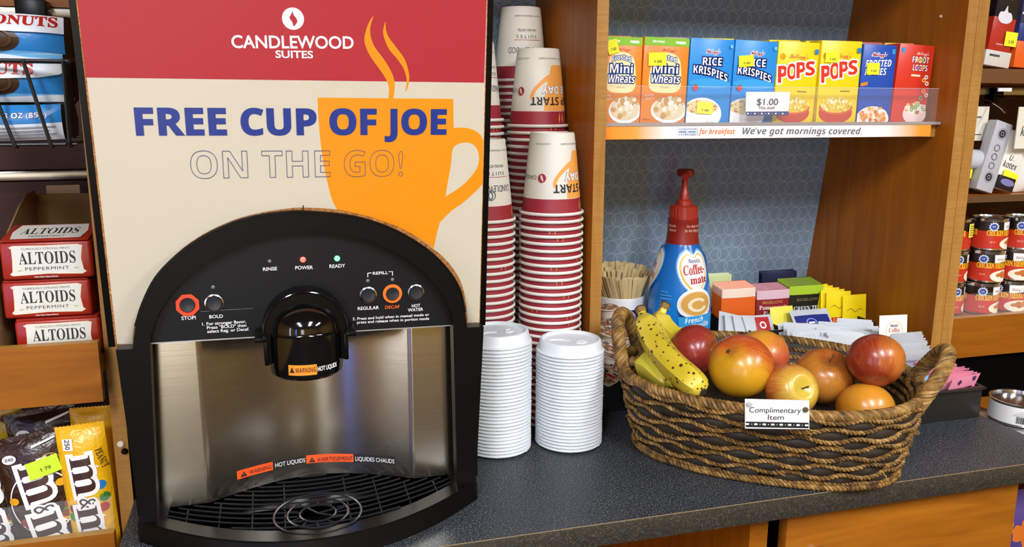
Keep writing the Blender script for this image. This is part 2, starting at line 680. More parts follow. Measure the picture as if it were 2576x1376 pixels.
# ================================================================ counter, hutch, base cabinet
YF = 1.125       # front of the hutch panels
PL0, PL1, PR0, PR1 = .4415, .4588, 1.060, 1.0795
def backy(z):
    return 1.497 - .144 * z
def furniture():
    c = MB()
    c.bx(-.177, 1.03, .82, 1.60, -.029, -.0012, CEDGE, bev=.0008)
    c.bx(-.177, 1.03, .8195, 1.60, -.0012, 0, M('#8d7553', .5, name='laminate_core_line'), top=CTOP)
    tag(c.build('countertop'), 'dark speckled laminate countertop under the coffee machine and fruit basket', 'countertop')

    t = thing('shelf_hutch', 'maple shelf hutch with grey ring patterned back standing on the counter', 'shelf', (.76, YF, 0))
    L = lambda x, y, z: (x - .76, y - YF, z)
    for nm, a, b in (('side_panel', PL0, PL1), ('side_panel', PR0, PR1)):
        MB().bx(a - .76, b - .76, 0, .43, 0.0005, .90, WOOD, front=EDGE).build(nm, t)
    def back(x0, x1):
        m = MB()
        y = lambda z: backy(z) - YF
        vs = []
        for dy in (0, .012):
            for x in (x0, x1):
                for z in (.0005, .90):
                    vs.append((x - .76, y(z) + dy, z))
        m.add(vs, [(0, 2, 3, 1), (4, 5, 7, 6), (0, 4, 6, 2), (1, 3, 7, 5), (0, 1, 5, 4), (2, 6, 7, 3)], RINGS)
        return m
    back(PL1, PR0).build('back_panel', t)
    back(-.177, PL0).build('back_panel', t)
    MB().bx(PL1 - .76, PR0 - .76, .042, .29, .4135, .4335, WOODX, front=EDGEX).build('shelf', t)
    MB().bx(PL1 - .76, PR0 - .76, .025, .29, .695, .714, WOODX, front=EDGEX).build('shelf', t)
    MB().bx(-.177 - .76, PL0 - .76, .025, .29, .695, .714, WOODX, front=EDGEX).build('shelf', t)
    MB().bx(-.177 - .76, PR1 - .76, -.0, .43, .90, .92, WOODX, front=EDGEX).build('top_board', t)
    s = MB()
    s.lathe([(0, 0), (.0022, 0), (.0022, .002), (0, .0025)], M('#e9dcc5', .5), 12, X=Matrix.Translation(L(1.0600, 1.18, .606)) @ Matrix.Rotation(-pi / 2, 4, 'Y'))
    s.build('shelf_pin', t)

    t = thing('base_cabinet', 'maple base cabinet with an open bay and a knobbed door under the counter', 'cabinet', (.4, .86, ZF))
    X = Matrix.Translation((-.4, -.86, -ZF))
    B = lambda n, *a, m=WOODX, **k: MB().bx(*a, m, X=X, **k).build(n, t)
    B('side_panel', -.172, -.155, .875, 1.55, ZF + .002, -.0295)
    B('side_panel', .985, 1.003, .875, 1.55, ZF + .002, -.0295)
    B('divider', .562, .588, .86, 1.5, ZF + .002, -.0295, m=WOOD, front=WOODX)
    B('back_panel', -.155, .985, 1.5, 1.515, ZF + .002, -.0295, m=WOOD)
    B('bottom_shelf', -.155, .985, .875, 1.5, -.45, -.432, m=WOOD)
    d = B('door', .606, .972, .846, .864, -.62, -.043, bev=.0015)
    k = MB()
    prof = [(0, .026), (.006, .026), (.0125, .021), (.0135, .017), (.010, .012), (.006, .009), (.0055, .0)]
    k.lathe(prof, CHROME, 20, X=X @ Matrix.Translation((.645, .846, -.0935)) @ Matrix.Rotation(pi / 2, 4, 'X'))
    for i in range(14):
        a = 2 * pi * i / 14
        k.tube([(.645 + .0065 * cos(a), .8205, -.0935 + .0065 * sin(a)), (.645 + .0132 * cos(a), .8265, -.0935 + .0132 * sin(a))], .0009, CHROME, 5, X=X)
    k.build('knob', d)
furniture()
# ================================================================ coffee machine and its header board
def bw(mb, name, parent, root=None):
    """builds a part whose vertices were given in room coordinates"""
    r = root or parent
    o = Vector(r.location)
    mb.v = [(x - o.x, y - o.y, z - o.z) for x, y, z in mb.v]
    return mb.build(name, parent)

PRINTCUT = [(334, 865), (337, 825), (356, 764), (388, 698), (436, 645), (496, 598), (570, 560), (640, 538), (713, 526), (763, 522), (856, 528), (930, 545),
            (1000, 570), (1034, 587), (1085, 622), (1123, 655), (1155, 700), (1170, 750), (1176, 800), (1177, 811)]
ARCH = [(334, 878), (341, 821), (359, 764), (391, 700), (438, 650), (498, 604), (570, 568), (641, 546), (713, 536), (763, 534), (856, 541), (927, 555),
        (998, 582), (1070, 625), (1123, 675), (1156, 728), (1170, 786), (1175, 824)]
INNER = [(377, 862), (381, 839), (398, 793), (438, 732), (491, 682), (552, 643), (623, 611), (695, 589), (784, 581), (856, 587), (927, 604), (998, 636),
         (1070, 689), (1116, 746), (1138, 796), (1140, 817)]
def sheet_y(x):
    k = (x - .031) / .118
    return .950 + (.043 * cos(k * pi / 2) ** 1.0 if abs(k) < 1 else 0)

def machine():
    chip = NT('particle_board', .8)
    v = chip.coord((1, 1, 1))
    chip.color(chip.ramp(chip.noise(v, 320, 3, .7), [(.3, '#6b3c14'), (.5, '#a4682c'), (.7, '#d09a55')]))
    lam_c = M('#c9c0a9', .33, name='cream_laminate')
    lam_r = M('#a82830', .4, spec=.35, name='red_laminate')
    orange = M('#e88c0c', .35, name='orange_print')
    blue = M('#152f80', .35, name='blue_print')
    # ---- header board
    t = thing('advertising_board', 'cream and red advertising board with an orange mug, arched around the coffee machine', 'sign', (.035, .95, .0))
    up = (0, -.1027, 1)
    fr = Frame((0, .95, .2), (1, 0, 0), up)
    px = fr.pix
    def edge(p, q, top):
        (a0, b0), (a1, b1) = px(*p), px(*q)
        k = (top - b1) / (b0 - b1)
        return a1 + (a0 - a1) * k, top
    TOP = .435
    LT, RT = edge((191, 0), (291, 873), TOP), edge((1227, 0), (1207, 814), TOP)
    cut = [px(u, v + 5) for u, v in sc2(ARCH, 4, False)]
    outer = [px(291, 877)] + [px(336, 877)] + cut[1:-1] + [px(1173, 822), px(1207, 822)] + [RT, LT]
    b = MB()
    b.prism(outer, -.016, 0, chip.m, fr)
    bw(b, 'board', t)
    ins = .0016
    pc = [px(u, v) for u, v in sc2(PRINTCUT, 4, False)]
    a0, b0 = px(295, 865)
    pr = MB()
    A = Art(pr, fr, .0003)
    L2, R2 = (LT[0] + ins, TOP), (RT[0] - ins * .6, TOP)
    A.poly([(a0, b0)] + pc + [px(1205.5, 811), R2, L2], lam_c)
    (la, lb), (ra, rb) = px(216, 195), px(1216, 208)
    A.poly([(la, lb), (ra + .0008, rb), R2, L2], lam_r)
    q = lambda pts: [(180 + x / 2.43, y / 2.43) for x, y in pts]
    s2 = lambda pts: sc2(pts, 6, True)
    mugout = q([(1503, 596), (2333, 604), (2335, 782)]) + sc2(q([(2335, 782), (2400, 780), (2460, 795), (2500, 826), (2516, 858)]), 5, False) + q([(2513, 1122)]) + sc2(q([(2470, 1170), (2390, 1240), (2320, 1290), (2250, 1361)]), 5, False) + [(1098, 590), (1091, 624), (1060, 603), (1034, 587), (1000, 570), (930, 545), (856, 528), (848, 527)] + sc2(q([(1600, 1240), (1580, 1180), (1540, 1000), (1515, 800), (1503, 596)]), 5, False)
    hole = sc2(q([(2326, 925), (2345, 890), (2390, 872), (2440, 875), (2475, 905), (2490, 960), (2480, 1020), (2440, 1080), (2380, 1140), (2290, 1198), (2287, 1195), (2300, 1110), (2318, 1010)]), 4)
    A.polypx(mugout, orange, holes=[hole])
    A.polypx(sc2(q([(1845, 97), (1812, 150), (1790, 230), (1800, 290), (1830, 350), (1880, 420), (1920, 480), (1940, 540), (1938, 604), (1963, 604), (1975, 540), (1970, 480), (1945, 420), (1900, 350), (1855, 290), (1830, 230), (1826, 165)]), 5), orange)
    A.polypx(sc2(q([(1919, 132), (1905, 180), (1910, 230), (1940, 300), (1990, 360), (2030, 420), (2047, 480), (2047, 520), (2038, 562), (2056, 530), (2064, 480), (2058, 430), (2035, 360), (1985, 290), (1940, 230), (1921, 180)]), 5), orange)
    cx_, cy_ = px(737, 47)
    A.ell(cx_, cy_, .0108, .0108, WHITE, 40)
    A.polypx(sc2(q([(1352, 68), (1340, 90), (1332, 108), (1342, 125), (1350, 138), (1357, 160), (1370, 150), (1380, 130), (1373, 110), (1360, 95), (1354, 82)]), 4), lam_r)
    A.textpx('CANDLEWOOD', 584, 889, 120, 87, WHITE, vb1=122, fat=.018)
    A.textpx('SUITES', 694, 787, 145, 126, WHITE, vb1=146, fat=.022)
    A.textpx('FREE CUP OF JOE', 345, 1121, 339, 272, blue, vb1=337, st='sb', fat=.022)
    A.textpx('ON THE GO!', 482, 1013, 448, 380, M('#30406e', .4), vb1=442, st='sb', line=.007)
    bw(pr, 'printed_face', t)
    for (p, qq, sgn) in (((191, 0), (291, 873), -1), ((1227, 0), (1207, 820), 1)):
        (x1, _), (x0, b0_) = edge(p, qq, TOP), px(*qq)
        s_ = .0065
        P = [(x0, b0_), (x1, TOP), (x1 + sgn * s_, TOP), (x0 + sgn * s_ * 1.1, b0_)]
        if sgn < 0:
            P = P[::-1]
        fb = MB()
        fb.prism(P[::-1], -.05, -.001, BLACK, fr)
        bw(fb, 'black_edge_strip', t)
    pin = MB()
    a_, c_ = px(763, 523.5)
    pin.box(fr.p(a_, c_, .0006), (.0012, .001, .0065), INK)
    bw(pin, 'seam', t)

    # ---- machine
    t = thing('coffee_machine', 'black and stainless steel push button coffee machine at the left of the counter', 'coffee machine', (.031, .95, 0))
    f1 = Frame((0, .915, 0))
    p1 = f1.pix
    f2 = Frame((0, .928, 0))
    p2 = f2.pix
    o_ = [p1(352, 1303), p1(291, 880)] + [p1(u, v) for u, v in sc2(ARCH, 4, False)] + [p1(1217, 822), p1(1197, 1217)]
    o_[0] = (o_[0][0], .021)
    o_[-1] = (o_[-1][0], .021)
    zi = .021
    il, ir = p1(394, 1285), p1(1150, 1222)
    inn = [(ir[0], zi)] + [p1(u, v) for u, v in sc2(INNER, 4, False)][::-1] + [(il[0], zi)]
    b = MB()
    b.prism(o_ + inn, -.0185, 0, BLACKM, f1, side=BLACK)
    b.bx(-.160, -.150, .968, 1.33, .0005, .30, BLACK)
    b.bx(.2145, .2245, .968, 1.33, .0005, .30, BLACK)
    b.bx(-.160, -.150, .933, .968, .0215, .185, BLACK)
    b.bx(.2145, .2245, .933, .968, .0215, .185, BLACK)
    b.bx(-.150, .2145, 1.0, 1.33, .0005, .30, BLACK)
    # round top shell behind the front arch
    shell = [(-.15, .29)] + [p1(u, v + 8) for u, v in sc2(ARCH[2:-2], 2, False)] + [(.22, .29)]
    b.prism(shell, -.40, -.0565, BLACK, f1)
    rim = [f1.p(*p1(u, v), -.001) for u, v in sc2(ARCH[1:-1], 4, False)]
    b.tube(rim, .0016, BLACK, 6)
    bw(b, 'housing', t)
    # control panel
    pm = M('#131416', .4, spec=.22, name='charcoal_overlay')
    pl = [p2(u, v) for u, v in sc2([(372, 864), (376, 836), (392, 790), (432, 727), (486, 677), (548, 637), (620, 605), (694, 582), (784, 574), (858, 580), (932, 598), (1003, 630), (1076, 684), (1122, 742), (1144, 794), (1146, 817)], 4, False)]
    c = MB()
    c.prism(pl, -.02, 0, pm, f2)
    A = Art(c, f2, .0002)
    alu = M('#b9bcc0', .35, .6)
    lt = M('#e9e9ea', .5, name='white_legend')
    dk = M('#6a6a6c', .5)
    A.polypx([(374, 866), (1146, 819), (1146, 816.5), (374, 862.5)], alu)
    T = A.textpx
    kw = dict(fat=.015)
    T('RINSE', 662, 697, 681.5, 672.5, lt, vb1=679.5, **kw)
    T('POWER', 743, 787, 678, 669, lt, vb1=676.5, **kw)
    T('READY', 829, 868, 674, 665, lt, vb1=672, **kw)
    T('REFILL', 938, 976, 691, 683.5, lt, vb1=689, **kw)
    for P in ([(924, 697), (926, 697), (926, 688), (935, 687), (935, 685.4), (924, 686.2)], [(977, 684), (986, 683.4), (986, 693), (988, 693), (988, 682), (977, 682.6)]):
        A.polypx(P, lt)
    T('REGULAR', 900, 953, 780, 771.5, lt, vb1=777, **kw)
    T('DECAF', 969, 1005, 776.5, 768.5, M('#e8601c', .5), vb1=774.5, **kw)
    T('HOT', 1036, 1057, 773, 765, lt, vb1=771.5, **kw)
    T('WATER', 1026, 1064, 783.5, 775.5, lt, vb1=781, **kw)
    T('STOP!', 457, 493, 804.5, 795.5, lt, vb1=802.5, **kw)
    T('BOLD', 527, 561, 800.5, 792, lt, vb1=798.5, **kw)
    T('1. For stronger flavor,', 509, 619, 818.5, 810.5, lt, vb1=811.5, **kw)
    T('Press "BOLD" then', 521, 620, 827.5, 819.5, lt, vb1=821, **kw)
    T('select Reg. or Decaf.', 522, 627, 837, 829, lt, vb1=830.5, **kw)
    T('2. Press and hold when in manual mode or', 887, 1079, 805, 798, lt, vb1=793.5, **kw)
    T('press and release when in portion mode', 898, 1079, 813.5, 806.5, lt, vb1=803.5, **kw)
    A.polypx([(504, 783.6), (636, 775.4), (636, 774.6), (504, 782.6)], M('#77777a', .5))
    # coloured surrounds printed on the overlay
    a, bb = p2(472, 767)
    A.poly([(a + .0125 * cos(pi / 8 + i * pi / 4), bb + .0125 * sin(pi / 8 + i * pi / 4)) for i in range(8)], M('#e8421c', .45))
    a, bb = p2(987, 738)
    A.ell(a, bb, .0108, .0108, M('#ee7018', .45), 40)
    panel = bw(c, 'control_panel', t)
    # buttons
    for (u, v, r, ring) in ((472, 766, .0078, None), (539, 762, .0082, 1), (926, 742, .0080, 1), (987, 738, .0074, None), (1046, 735, .0078, 1)):
        a, bb = p2(u, v)
        X = Matrix.Translation(f2.p(a, bb, .0004)) @ Matrix.Rotation(pi / 2, 4, 'X')
        k = MB()
        if ring:
            k.lathe([(r * 1.2, 0), (r * 1.2, .0016), (r * 1.04, .0022), (r * .98, .0012)], CHROME, 32, X=X)
        k.lathe([(r * .99, 0), (r * .99, .0028), (r * .9, .0036), (r * .5, .0031), (0, .003)], M('#222428', .35), 32, X=X)
        bw(k, 'button', panel, t)
    for (u, v, m) in ((678, 657, dk), (762, 653, M('#ff2a22', .4, emit=14)), (848, 650, M('#3dff5a', .4, emit=9)), (536, 722, dk), (925, 706, dk), (987, 703, dk)):
        a, bb = p2(u, v)
        k = MB()
        r = .0021 if m is dk else .0031
        k.lathe([(r, 0), (r * .9, .0008), (r * .5, .0014), (0, .0016)], m, 16, X=Matrix.Translation(f2.p(a, bb, .0003)) @ Matrix.Rotation(pi / 2, 4, 'X'))
        bw(k, 'indicator_light', panel, t)
    # splash panel of brushed stainless steel
    ss = NT('brushed_stainless', .2, Metallic=1.0)
    h = ss.noise(ss.coord((3, 3, 900)), 1.0, 3, .6)
    ss.color(ss.mix(h, '#c9c4b6', '#e2ddd0'))
    ss.b.inputs['Anisotropic'].default_value = .7
    ss.b.inputs['Anisotropic Rotation'].default_value = .25
    tn = ss.n('ShaderNodeTangent', direction_type='RADIAL', axis='Z')
    ss.link(tn.outputs[0], ss.b.inputs['Tangent'])
    ss.bump(h, .05, .0004)
    k = MB()
    xs = [-.148, -.140, -.12, -.1, -.089] + [-.087 + .236 * i / 48 for i in range(49)] + [.151, .17, .19, .207, .212]
    vs = []
    for x in xs:
        y = sheet_y(x)
        vs += [(x, y, .0195), (x, y, .262)]
    k.add(vs, [(2 * i + 2, 2 * i + 3, 2 * i + 1, 2 * i) for i in range(len(xs) - 1)], ss.m, True)
    sheet = bw(k, 'splash_panel', t)
    # warning strip on the sheet
    zl = .5 * (at(598, 1196, y=.965).z + at(994, 1160, y=.965).z)
    xa, xb = at(598, 1196, y=sheet_y(-.05)).x, at(995, 1160, y=sheet_y(.13)).x
    fw = Frame((0, .95, 0), fn=lambda a, b, d: Vector((a, sheet_y(a) - d, b)), maxlen=.004)
    k = MB()
    A = Art(k, fw, .0003)
    zc = lambda x: at(598 + (x - xa) / (xb - xa) * 397, 1, y=sheet_y(x))
    def zat(u, v):
        x = xa + (xb - xa) * (u - 598) / 397
        return x, at(u, v, y=sheet_y(x)).z
    RED = M('#f0561e', .45, name='warning_orange')
    segs = [((597, 1196), (684, 1172), RED), ((685, 1171), (768, 1156), INK), ((769, 1156), (890, 1152), RED), ((891, 1152), (994, 1160), INK)]
    zz = []
    for (p, qn, m) in segs:
        (x0, z0), (x1, z1) = zat(*p), zat(*qn)
        hh = .0052
        A.poly([(x0, z0 - hh), (x1, z1 - hh), (x1, z1 + hh), (x0, z0 + hh)], m)
    A.l += .0002
    def lab(s, p, qn, m, st='sb'):
        (x0, z0), (x1, z1) = zat(*p), zat(*qn)
        A.text(s, x0, z0 - .0028, .0056, m, st=st, w=sqrt((x1 - x0) ** 2 + (z1 - z0) ** 2), rot=atan2(z1 - z0, x1 - x0))
    def tri(u, v):
        x, z = zat(u, v)
        A.poly([(x - .0038, z - .003), (x + .0038, z - .003), (x, z + .0036)], INK)
        A.poly([(x - .0003, z - .0013), (x + .0003, z - .0013), (x + .0005, z + .0012), (x - .0005, z + .0012)], RED)
    tri(613, 1192)
    lab('WARNING', (626, 1188), (681, 1173), INK, None)
    lab('HOT LIQUIDS', (690, 1170), (766, 1156.5), WHITE, None)
    tri(784, 1156)
    lab('AVERTISSEMENT', (797, 1155.5), (888, 1152), INK, None)
    lab('LIQUIDES CHAUDS', (895, 1152.5), (992, 1159.5), WHITE, None)
    bw(k, 'warning_label', sheet, t).data.update()
    # dispensing head
    gl = M('#080808', .09, name='gloss_black', coat=.6)
    xc, yc, R = at(772, 900, y=.905).x, .912, .0395
    zb, zt = at(772, 962, y=yc - R).z, at(772, 849, y=yc - R).z
    k = MB()
    X = Matrix.Translation((xc, yc, 0))
    prof = [(0, zb + .003), (R * .8, zb + .003), (R * .86, zb), (R * .97, zb + .0035), (R, zb + .012), (R, zt - .0015), (R * .97, zt), (R * .95, zt + .0015)]
    for i in range(1, 13):
        a = i / 12 * pi / 2
        prof.append((R * .95 * cos(a), zt + .0015 + .031 * sin(a)))
    k.lathe(prof, gl, 64, X=X)
    head = bw(k, 'dispenser_head', t)
    fd = Frame((0, 0, 0), fn=lambda a, b, d: Vector((xc + (R + d) * sin(a / R), yc - (R + d) * cos(a / R), b)), maxlen=.003)
    k = MB()
    A = Art(k, fd, .0003)
    zl = zb + .0135
    ax = lambda u: (u - 772) / 2122 * .89
    A.rect(ax(722), ax(793), zl - .0058, zl + .0056, M('#f59022', .45))
    A.poly([(ax(725), zl - .003), (ax(738), zl - .003), (ax(731.5), zl + .0036)], INK)
    A.text('WARNING', ax(740), zl - .0026, .0052, M('#5a1c08', .5), st='sb', w=ax(790) - ax(740))
    A.text('HOT LIQUIDS', ax(795), zl - .0024, .0050, WHITE, w=ax(852) - ax(795), fat=.03)
    bw(k, 'warning_label', head, t)
    k = MB()
    fc = Frame((xc, .898, zt))
    arcp = lambda r, n=40: [(r * cos(pi - pi * i / n), max(0, r * sin(pi - pi * i / n)) * .98) for i in range(n + 1)]
    k.prism(arcp(.0445) + [(.0445, -.03), (-.0445, -.03)], -.034, -.004, BLACK, fc)
    k.prism(arcp(.0435) + [(.0435, -.034), (-.0435, -.034)], -.005, 0, BLACK, fc)
    k.tube([fc.p(a, b, 0) for a, b in arcp(.0435)], .0013, gl, 8)
    for s_ in (-1, 1):
        k.bx(xc + s_ * .0465 - .006, xc + s_ * .0465 + .006, .885, .925, zt - .006, zt - .001, BLACK, bev=.001)
        k.bx(xc + s_ * .0415 - .0025, xc + s_ * .0415 + .0025, .893, .93, zb + .015, zt - .004, BLACK, bev=.001)
    bw(k, 'head_collar', t)
    # drip tray
    k = MB()
    ft = Frame((.031, .915, 0), (1, 0, 0), (0, 1, 0))
    def arc(hw, sag, y0, n=48):
        return [(-hw + 2 * hw * i / n, y0 - sag * (1 - (-1 + 2 * i / n) ** 2)) for i in range(n + 1)]
    out_t, out_b = arc(.184, .086, .0), arc(.1895, .092, .001)
    in_t = arc(.163, .069, .012)
    top = .021
    vs = [(.031 + a, .915 + b, top) for a, b in out_t] + [(.031 + a, .915 + b, .0004) for a, b in out_b]
    n = len(out_t)
    k.add(vs, [(i + n, i + n + 1, i + 1, i) for i in range(n - 1)], BLACKM, True)
    # rounded shoulder and rim
    rim = [(.031 + a * .985, .915 + b * .985 + .0005, top + .0012) for a, b in out_t]
    k.add([(.031 + a, .915 + b, top) for a, b in out_t] + rim, [(i, i + 1, n + i + 1, n + i) for i in range(n - 1)], BLACKM, True)
    k.add(rim + [(.031 + a, .915 + b, top - .001) for a, b in in_t], [(i, i + 1, n + i + 1, n + i) for i in range(n - 1)], BLACK, True)
    k.add([(.031 + a, .915 + b, top - .001) for a, b in in_t] + [(.031 + a * .98, .915 + b * .98, .004) for a, b in in_t], [(i, i + 1, n + i + 1, n + i) for i in range(n - 1)], BLACK, True)
    k.bx(-.158, .22, .916, 1.01, .0005, .0035, BLACK)
    k.prism([(a, b) for a, b in in_t] + [(.163, .03), (-.163, .03)], .001, .0035, VOID, ft)
    for s_ in (-1, 1):
        k.bx(.031 + s_ * .174 - .0145, .031 + s_ * .174 + .0145, .914, .99, .0005, .0208, BLACKM)
    bw(k, 'drip_tray', t)
    # wire grate
    g = MB()
    wz = .0205
    wire = M('#1e1e21', .36, name='coated_wire')
    def yin(x):
        u = (x - .031) / .163
        return .915 + .012 - .069 * (1 - u * u)
    C0 = at(800, 1291, z=wz)
    for i in range(13):
        y0 = .853 + .0112 * i
        pts = []
        for j in range(61):
            x = .031 - .16 + .32 * j / 60
            u = (x - .031) / .16
            y = y0 + .052 * u * u
            if y < sheet_y(x) - .004 and y > yin(x) + .001 and (Vector((x, y, wz)) - C0).length > .0205:
                pts.append((x, y, wz))
            elif len(pts):
                if len(pts) > 1:
                    g.tube(pts, .00105, wire, 6)
                pts = []
        if len(pts) > 1:
            g.tube(pts, .00105, wire, 6)
    for i in range(9):
        x = .031 - .14 + .035 * i
        if abs(x - C0.x) > .02:
            g.tube([(x, yin(x) + .002, wz - .0045), (x, sheet_y(x) - .006, wz - .0045)], .0009, M('#141416', .5), 6)
    for r in (.0475, .033, .0195):
        g.tube([(C0.x + r * cos(a), C0.y + r * sin(a) * 1.0, wz + .0003) for a in [2 * pi * i / 48 for i in range(48)]], .0013, wire, 6, closed=True)
    for a in (pi / 2 + .6, pi / 2 - 2.1, -.2 + pi / 6):
        g.tube([(C0.x, C0.y, wz), (C0.x + .0195 * cos(a), C0.y + .0195 * sin(a), wz)], .0012, wire, 6)
    for i in range(10):
        a = 2 * pi * i / 10 + .2
        g.tube([(C0.x + .0195 * cos(a), C0.y + .0195 * sin(a), wz - .001), (C0.x + .033 * cos(a + .1), C0.y + .033 * sin(a + .1), wz - .001)], .0011, wire, 5)
    bw(g, 'drip_grate', t)
machine()
# ================================================================ paper cups and lids
CUPW = M('#dcd6c6', .5, name='cream_paper')
CUPR = M('#96232f', .5, name='dark_red_paper')
RIM = M('#e4dfd4', .45, name='white_rolled_rim')
ORP = M('#eda24a', .5, name='soft_orange_print')
CH, CB, CR = .1142, .0313, .0443       # height, base radius (top as stacked), rim radius
def cup_r(z):
    return CR - .0012 - (CR - .0012 - CB) * (z / CH)
def cup_fn(phi0):
    def fn(a, b, d):
        r = cup_r(b) + d
        t = phi0 + a / .038
        return Vector((r * cos(t), r * sin(t), b))
    return fn
def cup_mesh(kind):
    k = MB()
    prof = [(cup_r(.004), .004), (cup_r(.0235), .0235), (cup_r(.0236), .0236), (cup_r(.104), .104), (cup_r(.104) - .0003, .1045), (cup_r(.112), .1115), (CB - .001, CH), (CB - .0035, CH), (CB - .004, CH - .006), (0, CH - .006)]
    k.lathe(prof, CUPW, 40, mats=[CUPR, CUPW, CUPW, CUPW, CUPW, CUPW, CUPW, CUPW, CUPW])
    # rolled rim
    rr = [(CR + .0006 + .0019 * cos(a), .0024 + .0023 * sin(a)) for a in [2 * pi * i / 10 for i in range(11)]]
    k.lathe(rr, RIM, 40)
    # two steam wisps printed on the red band, seen on every cup
    A = Art(k, Frame((0, 0, 0), fn=cup_fn(-pi / 2), maxlen=.004), .0003, .00008)
    wis = lambda x: [(x, .0055), (x - .0012, .012), (x + .0004, .018), (x + .0022, .023), (x + .0018, .017), (x + .0014, .011)]
    A.poly(wis(.022), ORP)
    A.poly(wis(.029), ORP)
    # seam of the paper
    if kind == 'plain':
        return k
    A = Art(k, Frame((0, 0, 0), fn=lambda a, b, d: cup_fn(-pi / 2)(a, b, d), maxlen=.004), .0004, .00008)
    gm = M('#4a4c55', .6)
    # the stacked cup stands on its mouth, so all printing is upside down
    def T(t, a, b, h, m, **kw):
        A.text(t, a, b, h, m, rot=pi, **kw)
    if kind == 'mug':
        A.poly([(-.002, .0245), (.062, .0245), (.0605, .045), (.056, .066), (.048, .090), (.012, .090), (.004, .066), (-.001, .045)], ORP)
        A.poly(sc2([(.006, .076), (-.006, .068), (-.016, .058), (-.0215, .048), (-.0215, .041), (-.0175, .041), (-.0165, .047), (-.012, .055), (-.003, .063), (.006, .069)], 4), ORP)
        T('THE DAY', .056, .0598, .0105, WHITE, w=.061, st='sb', out=M('#4b5a8c', .5), outw=.035)
        T('JUMP START', .067, .0440, .0115, INK, w=.088, st='sb')
        T('CAUTION HOT   PRECAUCION CALIENTE', .046, .1005, .0022, gm, w=.056)
        T('CAUTION HOT  CONTENTS', -.026, .1005, .0022, gm, w=.026)
        A.ell(-.0375, .0525, .0060, .0062, M('#9b2a32', .5), 20)
        A.ell(-.0375, .0525, .0015, .0046, CUPW, 12, rot=.4)
        T('CANDLEWOOD', -.046, .0560, .0062, gm, w=.052)
    else:
        T('CANDLEWOOD', .019, .0520, .0095, gm, w=.058)
        A.rect(-.030, .016, .0630, .0636, M('#9b2a32', .5))
        T('SUITES', .008, .0705, .0050, gm, w=.034, space=1.5)
        T('AN IHG HOTEL', .008, .0800, .0042, gm, w=.033)
        A.ell(-.016, .0385, .0070, .0070, M('#46506e', .5), 24, hole=.86)
        A.ell(-.016, .0385, .0032, .0058, M('#46506e', .5), 20, hole=.7)
        T('CAUTION HOT   PRECAUCION CALIENTE', .026, .1005, .0022, gm, w=.056)
        T('CANDLEWOOD', .112, .0520, .0080, gm, w=.050)
    return k
def cups():
    plain = cup_mesh('plain').build('paper_cup')
    mug = cup_mesh('mug').build('paper_cup')
    logo = cup_mesh('logo').build('paper_cup')
    stacks = [('the front right stack', .3866, 1.146, 31, .0099, mug, .30, 'orange mug printing'),
              ('the stack behind the front right one', .3942, 1.2395, 43, .0099, mug, -.02, 'orange mug printing'),
              ('the tallest stack at the back', .3942, 1.3345, 49, .0099, logo, .22, 'an upside-down hotel name'),
              ('the stack half behind the sign edge', .2958, 1.2512, 44, .0099, logo, .72, 'a cut-off hotel name'),
              ('the front left stack', .2875, 1.1565, 30, .0099, logo, .45, 'a plain cream side')]
    first = {}
    for nm, x, y, n, dz, top, rz, what in stacks:
        jx = jy = 0
        dz = dz
        zt = {'the front right stack': .3118, 'the stack behind the front right one': .4304, 'the tallest stack at the back': .4980, 'the stack half behind the sign edge': .4389, 'the front left stack': .3035}[nm]
        dz = zt / (n - 1)
        for i in range(n):
            k = n - i
            z = i * dz + .0004
            src = top if i == n - 1 else plain
            if src in first:
                o = src.copy()
                COL.objects.link(o)
            else:
                o = src
                first[src] = 1
            lean = (.0016 * sin(i * .5 + x * 40), .0012 * cos(i * .43 + y * 30))
            o.location = (x + (0 if i == 0 else lean[0] * .22), y + lean[1] * .22, z)
            o.rotation_euler = (0, 0, rz if i == n - 1 else rnd.choice([rnd.uniform(-1.0, 1.0), rnd.uniform(-3, 3)]))
            if i == n - 1:
                lb = 'paper cup with %s, topmost of %s' % (what, nm)
            else:
                lb = 'cup %s from the top of %s' % (nth(k), nm)
            tag(o, lb, 'cup', 'paper cups in %s' % nm)
cups()

LIDW = M('#dde2e4', .38, name='white_lid_plastic')
def lid_mesh():
    k = MB()
    prof = [(.0447, -.0046), (.0456, -.0036), (.0470, -.0026), (.0466, -.0012), (.0442, -.0006), (.0436, .0004), (.0427, .0100), (.0412, .0124), (.0392, .0132), (.0382, .0126), (.0374, .0098), (.0362, .0088), (.020, .0086), (0, .0086)]
    k.lathe(prof, LIDW, 56)
    X = Matrix.Translation((0, 0, .0086))
    # raised sip lip, oval thumb recess and tab notch
    k.lathe([(.0075, .0), (.0066, .0012), (.0055, .0014), (.0046, .0006), (0, .0003)], LIDW, 24, X=Matrix.Translation((.010, -.013, .0086)), sx=1.25, sy=.8)
    k.tube([(-.020 + .02 * cos(a), -.006 + .022 * sin(a), .0088) for a in [.3 + 1.6 * i / 12 for i in range(13)]], .0009, LIDW, 6)
    k.tube([(-.020 + .016 * cos(a), -.006 + .018 * sin(a), .0088) for a in [.3 + 1.6 * i / 12 for i in range(13)]], .0008, LIDW, 6)
    k.box((0, -.0410, .0105), (.006, .0035, .0035), LIDW, bev=.0008)
    for i in range(6):
        a = 2 * pi * i / 6 + .5
        k.box((.0468 * cos(a), .0468 * sin(a), -.0026), (.0016, .0016, .0010), LIDW)
    k.lathe([(.0012, 0), (.0008, .0003), (0, .0003)], M('#b9bcbc', .5), 10, X=Matrix.Translation((-.014, .012, .0087)))
    return k
